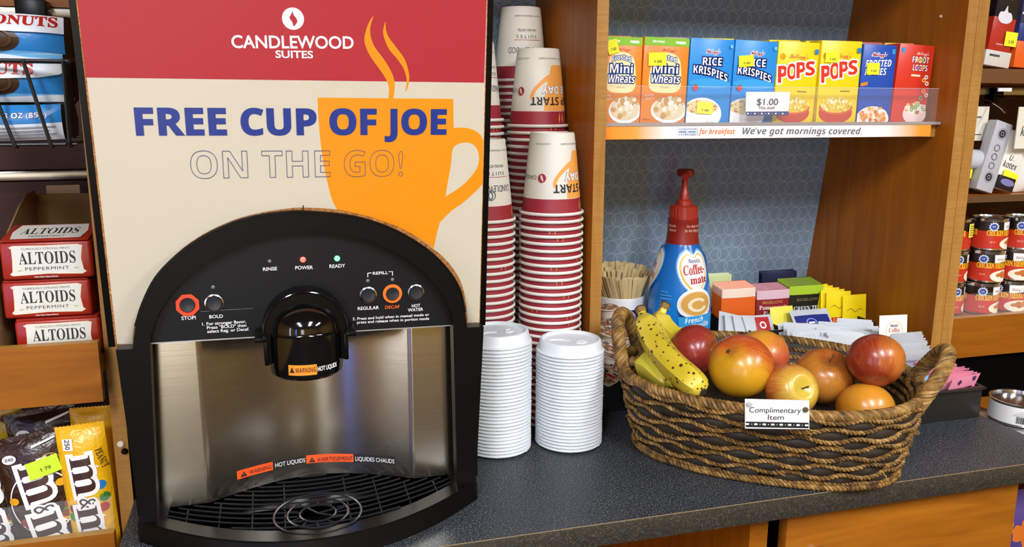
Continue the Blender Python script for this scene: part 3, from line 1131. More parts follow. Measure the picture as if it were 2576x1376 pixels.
def lids():
    first = lid_mesh().build('cup_lid')
    used = False
    for nm, x, y, zt, n, rz in (('the right stack in front of the post', .3845, 1.051, .1385, 29, .2), ('the left stack beside the coffee machine', .2830, 1.060, .1560, 32, .9)):
        for i in range(n):
            o = first
            if used:
                o = first.copy()
                COL.objects.link(o)
            used = True
            o.location = (x + .00015 * sin(i * .7), y + .00015 * cos(i), .0064 + i * (zt - .0064) / (n - 1))
            o.rotation_euler = (0, 0, rz if i == n - 1 else rnd.uniform(-3, 3))
            k = n - i
            lb = 'white lid, %s of %s' % ('topmost' if k == 1 else ('lowest' if k == n else nth(k) + ' from the top'), nm)
            tag(o, lb, 'cup lid', 'cup lids in ' + nm)
lids()
# ================================================================ upper shelf: cereal boxes, guard, banner
def circ(x, y, r, n=14):
    return [(x + r * cos(2 * pi * i / n), y + r * sin(2 * pi * i / n)) for i in range(n)]
def blobs(A, x, y, rx, ry, n, r, cols, seed, sq=1.0, cut=None):
    q = random.Random(seed)
    for i in range(n):
        a, d = q.uniform(0, 2 * pi), sqrt(q.random())
        bx_, by_ = x + rx * d * cos(a), y + ry * d * sin(a)
        if cut and by_ < cut:
            continue
        rr = r * q.uniform(.7, 1.2)
        k = q.randint(5, 8)
        ph = q.uniform(0, 6)
        A.poly([(bx_ + rr * q.uniform(.75, 1.1) * cos(ph + 2 * pi * j / k), by_ + rr * sq * q.uniform(.75, 1.1) * sin(ph + 2 * pi * j / k)) for j in range(k)], q.choice(cols))
KRED = M('#c8203a', .4)
GLOSSY = dict(rough=.32)
def K(hexc):
    return M(hexc, .32)
def cereal_art(A, kind, w, h):
    Wt = K('#ffffff')
    A.lim = (w * .004, w * .996, h * .004, h * .998)
    if kind == 'wheat':
        A.rect(0, w, h * .905, h, K('#8cc63a'))
        A.text('100% WHOLE', w * .18, h * .94, h * .022, Wt, w=w * .26, fat=.04)
        A.text('FIBER', w * .7, h * .935, h * .026, Wt, w=w * .22, fat=.05)
        A.text("Kellogg's", w * .40, h * .845, h * .04, KRED, st='sc', w=w * .32)
        cr = K('#f6e7a8')
        A.poly(sc2([(w * .16, h * .42), (w * .18, h * .70), (w * .28, h * .80), (w * .5, h * .83), (w * .72, h * .80), (w * .83, h * .70), (w * .84, h * .42), (w * .5, h * .37)], 5), cr)
        nv = K('#1d3f86')
        A.text('Frosted', w * .5, h * .715, h * .058, Wt, st='sb', w=w * .46, out=nv, outw=.10, align='c', arc=.004)
        A.text('Mini', w * .5, h * .595, h * .098, Wt, st='sb', w=w * .56, out=nv, outw=.10, align='c')
        A.text('Wheats', w * .5, h * .485, h * .090, Wt, st='sb', w=w * .66, out=nv, outw=.10, align='c', shear=.1)
        A.text('ORIGINAL', w * .5, h * .425, h * .017, K('#b08a3c'), w=w * .22, align='c')
        A.ell(w * .62, h * .17, w * .40, h * .15, K('#ffffff'), 30)
        A.ell(w * .62, h * .185, w * .365, h * .13, K('#e7d6a6'), 30)
        blobs(A, w * .62, h * .215, w * .32, h * .12, 26, w * .075, [K('#efe6cf'), K('#e6d9b8'), K('#d9b878'), K('#c99a55'), K('#f6f1e2')], 3)
        A.text('FROSTED', w * .06, h * .32, h * .02, Wt, w=w * .2, rot=.1)
        A.text('CRUNCH', w * .08, h * .285, h * .02, Wt, w=w * .2, rot=.1)
        A.text('NET WT', w * .05, h * .05, h * .016, K('#7a3a0a'), w=w * .16)
    elif kind == 'rice':
        nv = K('#133a8a')
        A.text("Kellogg's", w * .36, h * .835, h * .05, KRED, st='sc', w=w * .32, out=Wt, outw=.07)
        A.text('RICE', w * .30, h * .695, h * .088, Wt, st='sb', w=w * .44, out=nv, outw=.13)
        A.text('KRISPIES', w * .10, h * .575, h * .088, Wt, st='sb', w=w * .80, out=nv, outw=.13, arc=.003)
        A.ell(w * .5, h * .48, w * .48, h * .06, K('#3aa6e6'), 30)
        A.ell(w * .36, h * .12, w * .46, h * .195, Wt, 36)
        A.poly([(0, 0), (w * .66, 0), (w * .78, h * .10), (0, h * .12)], Wt)
        A.ell(w * .34, h * .20, w * .40, h * .085, K('#f0dca0'), 30)
        blobs(A, w * .34, h * .2, w * .37, h * .075, 60, w * .022, [K('#f3dfa2'), K('#e2b65c'), K('#f8edcb'), K('#cf5a3a')], 5)
        A.ell(w * .16, h * .43, w * .06, h * .036, K('#d8322e'), 16)
        A.poly([(w * .12, h * .465), (w * .20, h * .465), (w * .16, h * .452)], K('#3c8a34'))
        A.rect(w * .90, w * .965, h * .90, h * .94, K('#7cc4ee'))
        A.text('NET WT', w * .46, h * .02, h * .018, K('#8a8f98'), w=w * .18)
    elif kind == 'pops':
        A.text("Kellogg's", w * .28, h * .80, h * .062, KRED, st='sc', w=w * .46)
        A.ell(w * .12, h * .815, w * .07, h * .04, K('#e2a818'), 16)
        A.text('CORN', w * .14, h * .70, h * .02, INK, w=w * .15, st='sb')
        for ch, x, y, hh in (('P', .06, .50, .195), ('O', .275, .545, .18), ('P', .50, .565, .185), ('S', .72, .60, .165)):
            A.text(ch, w * x, h * y, h * hh, K('#e2341c'), st='sb', w=w * .215, rot=.10, out=Wt, outw=.09, fat=.015)
        A.rect(w * .54, w * .78, h * .395, h * .408, K('#8a6a1c'))
        A.ell(w * .47, h * .14, w * .42, h * .13, K('#c9432c'), 34)
        A.ell(w * .47, h * .205, w * .42, h * .085, K('#d86038'), 34)
        A.ell(w * .47, h * .215, w * .38, h * .075, K('#eac63c'), 30)
        blobs(A, w * .47, h * .25, w * .37, h * .095, 55, w * .042, [K('#f3dd6a'), K('#f8eaa0'), K('#e8bd38'), K('#fbf3c4')], 9)
        A.rect(w * .88, w * .97, h * .86, h * .92, K('#2f86c4'))
    elif kind == 'flakes':
        A.text("Kellogg's", w * .26, h * .855, h * .05, KRED, st='sc', w=w * .44, out=Wt, outw=.08)
        A.text('FROSTED', w * .10, h * .715, h * .085, Wt, st='sbi', w=w * .78, rot=.05)
        A.text('FLAKES', w * .10, h * .610, h * .085, Wt, st='sbi', w=w * .66, rot=.05)
        A.rect(w * .87, w * .96, h * .89, h * .95, K('#3f9bd8'))
        A.poly([(w * .01, h * .47), (w * .22, h * .49), (w * .22, h * .535), (w * .01, h * .51)], K('#ef8a24'))
        A.ell(w * .47, h * .06, w * .5, h * .165, K('#f7f3ea'), 34)
        A.ell(w * .47, h * .095, w * .45, h * .115, K('#efe3c8'), 34)
        blobs(A, w * .47, h * .10, w * .42, h * .10, 30, w * .075, [K('#f1a548'), K('#f6c77c'), K('#fbf1df'), K('#e58b38'), K('#cf5a3a')], 13, cut=h * .02)
    else:
        A.text("Kellogg's", w * .50, h * .875, h * .045, K('#ffe9e4'), st='sc', w=w * .36)
        A.text('FROOT', w * .40, h * .775, h * .075, Wt, st='sb', w=w * .48, out=K('#7a1420'), outw=.06)
        A.text('LOOPS', w * .44, h * .675, h * .075, Wt, st='sb', w=w * .42, out=K('#7a1420'), outw=.06)
        for x, y, c in ((.60, .81, '#f0b429'), (.695, .81, '#6fb23c'), (.60, .71, '#7a55a8'), (.70, .71, '#e8832a')):
            A.ell(w * x, h * y, w * .042, h * .03, K(c), 16, hole=.45)
        A.rect(w * .06, w * .16, h * .89, h * .95, K('#3f9bd8'))
        A.rect(w * .42, w * .68, h * .60, h * .625, K('#f3e2b8'))
        for i, (x, y) in enumerate(((.80, .56), (.9, .52), (.86, .60), (.84, .42), (.78, .33), (.93, .37))):
            A.ell(w * x, h * y, w * .055, h * .028, K(['#f3cf5e', '#f6efe0', '#f2f2f2', '#f0a62c', '#8fbf5a', '#e8e4da'][i]), 16, hole=.45)
        A.ell(w * .66, h * .12, w * .34, h * .13, K('#f1d9cf'), 30)
        A.ell(w * .66, h * .19, w * .31, h * .07, K('#f8efe6'), 30)
        q = random.Random(4)
        for i in range(22):
            a, d = q.uniform(0, 6.28), sqrt(q.random())
            A.ell(w * (.66 + .28 * d * cos(a)), h * (.2 + .065 * d * sin(a)), w * .05, h * .024, K(q.choice(['#e9c34c', '#d8472c', '#7fb04a', '#8a64b0', '#ee9a38', '#f6f0e4'])), 12, hole=.4)
def sticker(mb, fr, a, b, w, h, rot, txt='1·00', m=None):
    """fluorescent price label with its own thickness"""
    c, s = cos(rot), sin(rot)
    P = [(a + x * c - y * s, b + x * s + y * c) for x, y in ((0, 0), (w, 0), (w, h), (0, h))]
    mb.prism(P, .0022, .0026, m or YEL, fr)
    A = Art(mb, fr, .0028)
    A.text(txt, a + w * .30 * c - h * .22 * s, b + w * .30 * s + h * .22 * c, h * .2, M('#4a4a20', .6), w=w * .45, rot=rot, st='sb')
BODY = {'wheat': '#ef8a1f', 'rice': '#1f8fdd', 'pops': '#f7d811', 'flakes': '#1d4fb0', 'loops': '#d8361f'}
FY = 1.185
def cereals():
    rows = [('wheat', (1524 - 19, 307), (1608, 307), (1521, 92), (1625, 94), (.18, .79, .26, .155, .30), 'orange cereal box with a lime band, cut off by the post, tilted yellow price label'),
            ('wheat', (1609, 307), (1722, 307), (1626, 94), (1741, 98), (.10, .67, .39, .15, .05), 'orange cereal box with a lime band, whole beside the light blue boxes'),
            ('rice', (1723, 307), (1832, 308), (1744, 96), (1854, 103), (.22, .13, .37, .135, -.05), 'light blue cereal box with its yellow price label low on the bowl'),
            ('rice', (1833, 308), (1940, 308), (1857, 103), (1965, 106), (.10, .675, .35, .135, .10), 'light blue cereal box with its yellow price label over the name'),
            ('pops', (1941, 308), (2044, 307), (1966, 107), (2067, 107), None, 'yellow cereal box without a price label'),
            ('pops', (2051, 306), (2152, 306), (2070, 103), (2170, 103), (.09, .74, .34, .125, .0), 'yellow cereal box with a yellow price label under its top'),
            ('flakes', (2153, 308), (2236, 308), (2171, 113), (2267, 114), (.13, .62, .38, .145, .03), 'dark blue cereal box with a yellow price label'),
            ('loops', (2238, 307), (2326, 305), (2268, 115), (2365, 115), None, 'red cereal box at the right end of the cereal row')]
    for kind, bl, br, tl, tr, st, lb in rows:
        y = FY
        P, Q, Tl, Tr = at(*bl, y=y), at(*br, y=y), at(*tl, y=y), at(*tr, y=y)
        w = (Q.x - P.x) * .985
        z0 = .4338
        h = (Tl.z + Tr.z) / 2 - z0
        if kind == 'wheat' and bl[0] < 1510:
            w = .0655
            P.x = Q.x - w
            P.x = max(P.x, PL1 + .004)
            w = Q.x - P.x - .0006
        lean = atan2(((Tr.x + Tl.x) - (P.x + Q.x)) / 2, h) * .5
        if P.x < .48:
            lean = .01
        t = thing('cereal_box', lb, 'cereal box', (P.x + (0.0006), y, z0 + max(0, w * sin(lean))), group='cereal boxes on the shelf', rot=(0, lean, 0))
        k = MB()
        dep = .034
        mb_ = K(BODY[kind])
        k.bx(0, w, 0, dep, 0, h, mb_, bev=.0006, top=K({'wheat': '#d8a08a', 'rice': '#9aa3c8', 'pops': '#f0d820', 'flakes': '#8f86a0', 'loops': '#c9a08a'}[kind]))
        fr = Frame((0, 0, 0))
        cereal_art(Art(k, fr, .0003, .00003), kind, w, h)
        k.build('carton', t)
        if st:
            a, b, sw, sh, r = st
            s = MB()
            sticker(s, fr, w * a, h * b, w * sw, h * sh, r, {'flakes': '1·00'}.get(kind, '1·00'))
            s.build('price_label', t)
    # second row, of which only the tops look over the first
    back = [(.480, '#d98a5a', 'orange-pink'), (.590, '#c9a2b0', 'dusty pink'), (.655, '#e8d84a', 'pale yellow'), (.775, '#e6d22c', 'yellow'), (.842, '#e9cf2a', 'deep yellow'), (.930, '#b86a6a', 'dusty red'), (.994, '#d8a63c', 'ochre')]
    for x, c, nm in back:
        t = thing('cereal_box', 'second-row cereal box whose %s top peeks over the front row' % nm, 'cereal box', (x, FY + .040, .4338), group='cereal boxes in the second row')
        k = MB()
        k.bx(0, .058, 0, .034, 0, .131, K(c), bev=.0006)
        k.bx(.001, .057, .001, .033, .131, .1322, K(c))
        k.build('carton', t)
    # clear guard along the shelf front
    yg = 1.1575
    zt = at(2200, 221, y=yg).z
    zb = .4338
    xr = at(2362, 222, y=yg).x
    g = MB()
    g.bx(PL1 + .001, xr, yg, yg + .0022, zb + .002, zt, ACRYLIC)
    g.bx(PL1 + .001, xr, yg - .001, yg + .0035, zt - .0007, zt, M('#cfe0e6', .2, alpha=.55))
    g.bx(PL1 + .001, 1.0585, yg - .003, yg + .010, zb + .0, zb + .0045, M('#b7b2b2', .3, .4))
    o = g.build('shelf_guard')
    tag(o, 'clear acrylic guard standing along the front edge of the cereal shelf', 'shelf guard')
    # printed banner on the shelf edge
    bm_ = NT('banner_print', .4)
    sp = bm_.n('ShaderNodeSeparateXYZ')
    tc = bm_.n('ShaderNodeTexCoord')
    bm_.link(tc.outputs['Object'], sp.inputs[0])
    fac = bm_.math('DIVIDE', bm_.math('SUBTRACT', sp.outputs[0], PL1), PR0 - PL1)
    bm_.color(bm_.ramp(fac, [(.02, '#f6931e'), (.10, '#f8a545'), (.2, '#ffffff'), (.80, '#ffffff'), (.93, '#f8a038'), (1, '#f6931e')]))
    yb = 1.1555
    k = MB()
    z1, z0 = at(1930, 316, y=yb).z, at(1930, 347, y=yb).z
    xe = at(2341, 330, y=yb).x
    k.bx(PL1 + .001, xe, yb, yb + .0012, z0, z1, bm_.m)
    fr = Frame((0, yb, 0))
    A = Art(k, fr, .0003)
    lb_ = M('#2a5d92', .5)
    A.textpx('CANDLEWOOD', 1707, 1751, 328, 322.5, lb_, st='b')
    A.textpx('CUPBOARD', 1707, 1750, 341, 335.5, lb_, st='b')
    A.polypx([(1707, 330.5), (1750, 330.5), (1750, 333), (1707, 333)], lb_)
    A.polypx([(1722, 329), (1735, 329), (1729, 333)], WHITE)
    A.polypx([(1753.2, 321), (1754, 321), (1754, 341), (1753.2, 341)], INK)
    A.textpx('for breakfast', 1757, 1848, 337, 324, M('#e07a20', .5), st='sbi')
    A.textpx("We've got mornings covered.", 1867, 2167, 337.5, 321, M('#6f6f72', .5), st='sbi')
    tag(k.build('shelf_banner'), 'white and orange printed banner along the edge of the cereal shelf', 'banner')
    # one dollar tag
    t = thing('price_sign', 'small white one dollar sign with a navy dotted stripe on the clear guard', 'sign', at(1930, 262, y=1.150))
    k = MB()
    fr = Frame((0, 1.1515, 0), (1, .02, 0))
    P = [fr.pix(*q) for q in ((1876, 291), (1983, 290), (1988, 231), (1877, 231))]
    k.prism(P, -.0012, 0, WHITE, fr)
    A = Art(k, fr, .0003)
    A.polypx([(1876, 291), (1983, 290), (1983.6, 280), (1876, 281)], NAVY)
    for i in range(12):
        a, b = fr.pix(1881 + i * 8.7, 285.6)
        A.ell(a, b, .0017 if i % 2 == 0 else .0006, .0012 if i % 2 == 0 else .0006, WHITE, 10)
    A.textpx('$1.00', 1903, 1956, 264, 247, M('#33343c', .5))
    A.textpx('This shelf', 1907, 1948, 274.3, 267.3, M('#33343c', .5))
    bw(k, 'card', t)
    return
cereals()

# ================================================================ lower bay: creamer bottle, mug of stirrers
def bottle():
    y = 1.30
    ax = at(1712, 700, y=y).x
    Z = lambda v: at(1712, v, y=y).z
    t = thing('creamer_bottle', 'blue coffee creamer pump bottle with a dark red pump behind the bananas', 'bottle', (ax, y, 0))
    blue = NT('blue_sleeve', .25)
    sp = blue.n('ShaderNodeSeparateXYZ')
    tc = blue.n('ShaderNodeTexCoord')
    blue.link(tc.outputs['Object'], sp.inputs[0])
    blue.color(blue.ramp(blue.math('DIVIDE', sp.outputs[2], .25), [(0, '#0f6fc4'), (.5, '#1580d6'), (.75, '#1c6fc0'), (1, '#1a5fb0')]))
    prof = [(0, .0006), (.048, .0006), (.0525, .006), (.0545, .03), (.0550, .08), (.0545, .115), (.0525, .140), (.0490, .165), (.0440, .188), (.0385, .207), (.0330, .220), (.0285, .230), (.0265, .238)]
    def rad(z):
        for (r0, z0), (r1, z1) in zip(prof[1:], prof[2:]):
            if z <= z1:
                return r0 + (r1 - r0) * max(0, (z - z0)) / (z1 - z0)
        return .0265
    k = MB()
    k.lathe([(r, z) for r, z in prof[:2]] + [(p.x, p.y) for p in smooth_curve([(r, z, 0) for r, z in prof[1:]], 4)], blue.m, 56)
    def fn(phi):
        def g(a, b, d):
            r = rad(b) + d
            th = phi + a / .052
            return Vector((r * cos(th), r * sin(th), b))
        return g
    phi = radians(-86)
    fr = Frame((0, 0, 0), fn=fn(phi), maxlen=.004)
    A = Art(k, fr, .0005, .00009)
    Wt, gold, red = M('#f7f6f0', .3), M('#e3c25a', .35), M('#b8271f', .35)
    def heart(cx, cz, w, h):
        return sc2([(cx - w * .50, cz + h * .12), (cx - w * .46, cz + h * .38), (cx - w * .22, cz + h * .52), (cx, cz + h * .42), (cx + w * .22, cz + h * .52), (cx + w * .46, cz + h * .40), (cx + w * .5, cz + h * .14), (cx + w * .36, cz - h * .2), (cx + w * .06, cz - h * .52), (cx - w * .02, cz - h * .52), (cx - w * .34, cz - h * .22)], 4)
    for c in (0, 2.05, -2.05):
        A.fr = Frame((0, 0, 0), fn=fn(phi + c), maxlen=.004)
        hz = Z(676)
        A.poly(heart(0, hz, .078, .078), M('#6db6ea', .3))
        A.poly(heart(0, hz, .072, .072), Wt)
        A.poly(heart(0, hz, .064, .064), gold)
        A.poly(heart(.001, hz + .0005, .057, .058), Wt)
        if c:
            A.text('Coffee', -.020, hz + .004, .013, red, st='b', w=.040)
            A.text('mate', -.010, hz - .013, .013, red, st='b', w=.032)
            continue
        A.text('Nestlé', -.0125, Z(651), .0068, NAVY, st='sb', w=.030)
        A.text('Coffee-', -.0235, Z(679), .0155, red, st='b', w=.049, rot=.06, fat=.012)
        A.text('mate', -.010, Z(700), .0125, red, st='b', w=.037, rot=.06, fat=.012)
        # steam swoosh and cup
        A.poly(sc2([(-.006, hz - .036), (.004, hz - .040), (.022, hz - .050), (.030, hz - .062), (.012, hz - .058), (-.008, hz - .05)], 4), Wt)
        cz = Z(748)
        A.ell(.001, cz, .0335, .027, Wt, 36)
        A.poly(sc2([(-.032, cz - .006), (-.024, cz - .024), (.0, cz - .032), (.024, cz - .024), (.033, cz - .004), (.028, cz - .018), (0, cz - .026), (-.026, cz - .016)], 4), NAVY)
        A.ell(.001, cz + .001, .029, .0215, M('#d9a550', .35), 36)
        A.ell(.003, cz - .001, .018, .012, M('#f2e2bf', .35), 30, hole=.62, t0=.6, t1=6.0)
        A.ell(.001, cz + .001, .029, .0215, M('#efe0c0', .35), 36, hole=.93)
        A.poly([(-.03, Z(778)), (.036, Z(772)), (.036, Z(812)), (-.026, Z(815))], M('#2f9fe2', .3))
        A.text('French', -.0185, Z(793), .0088, Wt, st='sbi', w=.032, rot=.10)
        A.text('Vanilla', -.006, Z(806), .0088, Wt, st='sbi', w=.033, rot=.10)
        A.poly(sc2([(-.052, Z(812)), (-.036, Z(806)), (-.030, Z(818)), (-.044, Z(826))], 4), Wt)
        A.poly(sc2([(-.034, Z(798)), (-.026, Z(806)), (-.030, Z(822)), (-.038, Z(812))], 4), M('#f4ecc8', .4))
        for i in range(9):
            A.rect(-.062, -.062 + (.020 if i % 3 else .014), Z(722 + i * 8), Z(722 + i * 8) + .0012, M('#7db4e0', .4))
    k.build('body', t)
    k = MB()
    rd = M('#9a2a1c', .33, name='brick_red_plastic')
    rd2 = M('#8a2218', .36)
    sl = [(.0285, .2305), (.0272, .2395), (.0262, .2500), (.0262, .2690), (.0268, .2705), (.0268, .2720), (.0250, .2730)]
    k.lathe(sl, rd2, 40)
    A = Art(k, Frame((0, 0, 0), fn=lambda a, b, d: Vector(((.0264 + d) * cos(radians(-95) + a / .0264), (.0264 + d) * sin(radians(-95) + a / .0264), b)), maxlen=.005), .0004)
    A.text('For Best Results', -.004, .2600, .0042, M('#e8c8b8', .5), st='si', w=.034)
    A.text('Do Not Refrigerate', -.007, .2525, .0042, M('#e8c8b8', .5), st='si', w=.036)
    A.text('Results', -.038, .2600, .0042, M('#e8c8b8', .5), st='si', w=.016)
    A.text('Return', -.037, .2525, .0042, M('#e8c8b8', .5), st='si', w=.015)
    k.build('neck_sleeve', t)
    k = MB()
    k.lathe([(.0242, .2728), (.0238, .2930), (.0220, .2950), (.0135, .2965), (.0130, .3030), (.0110, .3050), (.0082, .3055), (.0072, .3180), (.0060, .3200), (.0050, .3420), (.0060, .3440)], rd, 32)
    for i in range(24):
        a = 2 * pi * i / 24
        k.tube([(.0238 * cos(a), .0238 * sin(a), .275), (.0236 * cos(a), .0236 * sin(a), .292)], .0007, rd, 5)
    k.lathe([(.0060, .3430), (.0125, .3440), (.0146, .3465), (.0148, .3535), (.0135, .3560), (.0100, .3568), (0, .3565)], rd, 32)
    d = Vector((-.45, -.89, 0)).normalized()
    k.tube([tuple(d * .004 + Vector((0, 0, .350))), tuple(d * .022 + Vector((0, 0, .3495))), tuple(d * .030 + Vector((0, 0, .3455)))], .0062, rd, 12)
    k.build('pump', t)
bottle()

def mug():
    cx_, cy_ = .596, 1.372
    H_ = .128
    t = thing('coffee_mug', 'white mug with a dark blue square holding wooden stirrers, beside the post', 'mug', (cx_, cy_, 0))
    por = M('#e9eaea', .15, name='white_porcelain')
    r = .0445
    k = MB()
    k.lathe([(0, .0006), (r * .8, .0006), (r * .93, .003), (r * .985, .010), (r, .03), (r, H_ - .003), (r - .001, H_ - .0005), (r - .0022, H_), (r - .0036, H_ - .001), (r - .004, H_ - .005), (r - .004, .012), (0, .010)], por, 48)
    ph = radians(-80)
    A = Art(k, Frame((0, 0, 0), fn=lambda a, b, d: Vector(((r + d) * cos(ph + a / r), (r + d) * sin(ph + a / r), b)), maxlen=.006), .0004)
    A.rect(-.008, .036, .055, .108, M('#1d2d82', .2))
    A.ell(.016, .092, .008, .009, WHITE, 24, hole=.85)
    A.ell(.016, .092, .003, .007, WHITE, 16)
    k.build('cup', t)
    k = MB()
    d = Vector((-.80, -.60, 0)).normalized()
    pts = [d * (r - .002) + Vector((0, 0, .104)), d * (r + .016) + Vector((0, 0, .106)), d * (r + .030) + Vector((0, 0, .090)), d * (r + .030) + Vector((0, 0, .062)), d * (r + .016) + Vector((0, 0, .040)), d * (r - .002) + Vector((0, 0, .036))]
    k.tube(smooth_curve(pts, 6), .0062, por, 12)
    k.build('handle', t)
    # stirrers
    st = NT('pale_birch', .6)
    st.color(st.mix(st.noise(st.coord((60, 60, 6)), 3, 3), '#cdb277', '#e6d29e'))
    q = random.Random(11)
    proto = MB().box((0, 0, .07), (.0070, .0013, .140), st.m, bev=.0005, seg=1).build('wooden_stirrer')
    n = 0
    spots = []
    for ring, m, rb, rt in ((0, 54, .0235, .0540), (1, 34, .0165, .0450), (2, 20, .0100, .034)):
        for i in range(m):
            a = 2 * pi * (i + q.uniform(-.12, .12)) / m
            spots.append((a, rb * q.uniform(.9, 1), rt * q.uniform(.93, 1.04), ring))
    for a, rb, rt, ring in spots:
        a2 = a + 1.75
        base = Vector((cx_ + rb * cos(a2), cy_ + rb * sin(a2), .0125))
        topz = .172 + q.uniform(-.002, .002) - .006 * ring + .005 * sin(a)
        tip = Vector((cx_ + rt * cos(a), cy_ + rt * sin(a), topz))
        o = proto if n == 0 else proto.copy()
        if n:
            COL.objects.link(o)
        zax = (tip - base)
        s_ = zax.length / .14
        zax.normalize()
        xax = Vector((-sin(a), cos(a), 0)) * 1.0
        xax = (xax + Vector((cos(a), sin(a), 0)) * q.uniform(-.4, .4)).normalized()
        yax = zax.cross(xax).normalized()
        xax = yax.cross(zax)
        o.matrix_world = Matrix(((xax.x, yax.x, zax.x * s_, base.x), (xax.y, yax.y, zax.y * s_, base.y), (xax.z, yax.z, zax.z * s_, base.z), (0, 0, 0, 1)))
        tag(o, 'thin wooden stirrer fanned out with the others in the white mug', 'stirrer', 'wooden stirrers in the mug')
        n += 1
mug()
# ================================================================ fruit basket
BA, BN = Vector((.809, -.588, 0)), Vector((.588, .809, 0))
BC = Vector((.6206, .9387, 0)) + BN * .009
def basket_pt(t, z, off=0.0):
    """point of the oval wall at angle t and height z, pushed outwards by off"""
    k = min(1, max(0, z / .117))
    k2 = k ** .85
    ra, rn_ = .166 + (.191 - .166) * k2, .094 + (.149 - .094) * k2
    e = 2.35
    c, s = cos(t), sin(t)
    A = (ra + off) * math.copysign(abs(c) ** (2 / e), c)
    N = (rn_ + off) * math.copysign(abs(s) ** (2 / e), s)
    zz = z + (.004 * k * s)
    return BC + BA * A + BN * N + Vector((0, 0, zz))
def oval(z, off, n):
    """evenly spaced loop of the wall"""
    P = [basket_pt(2 * pi * i / 720, z, off) for i in range(720)]
    L = [0]
    for i in range(720):
        L.append(L[-1] + (P[(i + 1) % 720] - P[i]).length)
    out, j = [], 0
    for i in range(n):
        d = L[-1] * i / n
        while L[j + 1] < d:
            j += 1
        f = (d - L[j]) / max(1e-9, L[j + 1] - L[j])
        out.append(P[j].lerp(P[(j + 1) % 720], f))
    return out, L[-1]
def rope(mb, path, closed, strands, ro, rs, pitch, mats, n=6, rf=None):
    """twisted strands around a path"""
    N = len(path)
    P = [Vector(p) for p in path]
    acc, d = [0], 0
    for i in range(1, N):
        d += (P[i] - P[i - 1]).length
        acc.append(d)
    tot = d + ((P[0] - P[-1]).length if closed else 0)
    turns = max(1, round(tot / pitch))
    prev = None
    fr = []
    for i in range(N):
        a = P[i - 1] if (closed or i) else P[i]
        b = P[(i + 1) % N] if (closed or i < N - 1) else P[i]
        T = (b - a).normalized()
        if prev is None:
            u = Vector((0, 0, 1)) if abs(T.z) < .9 else BN.copy()
        else:
            u = prev
        u = (u - T * u.dot(T)).normalized()
        if closed:
            u = (Vector((0, 0, 1)) - T * T.z).normalized()
        prev = u
        fr.append((u, T.cross(u)))
    for s_ in range(strands):
        pts = []
        for i in range(N):
            f = acc[i] / tot
            a = 2 * pi * (turns * f + s_ / strands)
            k = rf(f) if rf else 1
            pts.append(P[i] + (fr[i][0] * cos(a) + fr[i][1] * sin(a)) * ro * k)
        mb.tube(pts, rs, mats[s_ % len(mats)], n, closed=closed)
def straw_mat(name, c0, c1, c2):
    t = NT(name, .6)
    v = t.coord()
    f = t.noise(v, 55, 3, .6)
    g = t.noise(v, 420, 2, .6)
    c = t.ramp(f, [(.32, c0), (.5, c1), (.7, c2)])
    t.color(t.mix(t.math('MULTIPLY', g, .45), c, c0))
    return t.m
STRAW = [straw_mat('seagrass_gold', '#4e3614', '#97702f', '#c69e58'), straw_mat('seagrass_tan', '#3f290f', '#7e5a24', '#ae8648')]
BARK = straw_mat('dark_flat_reed', '#1c150c', '#30261a', '#40331e')
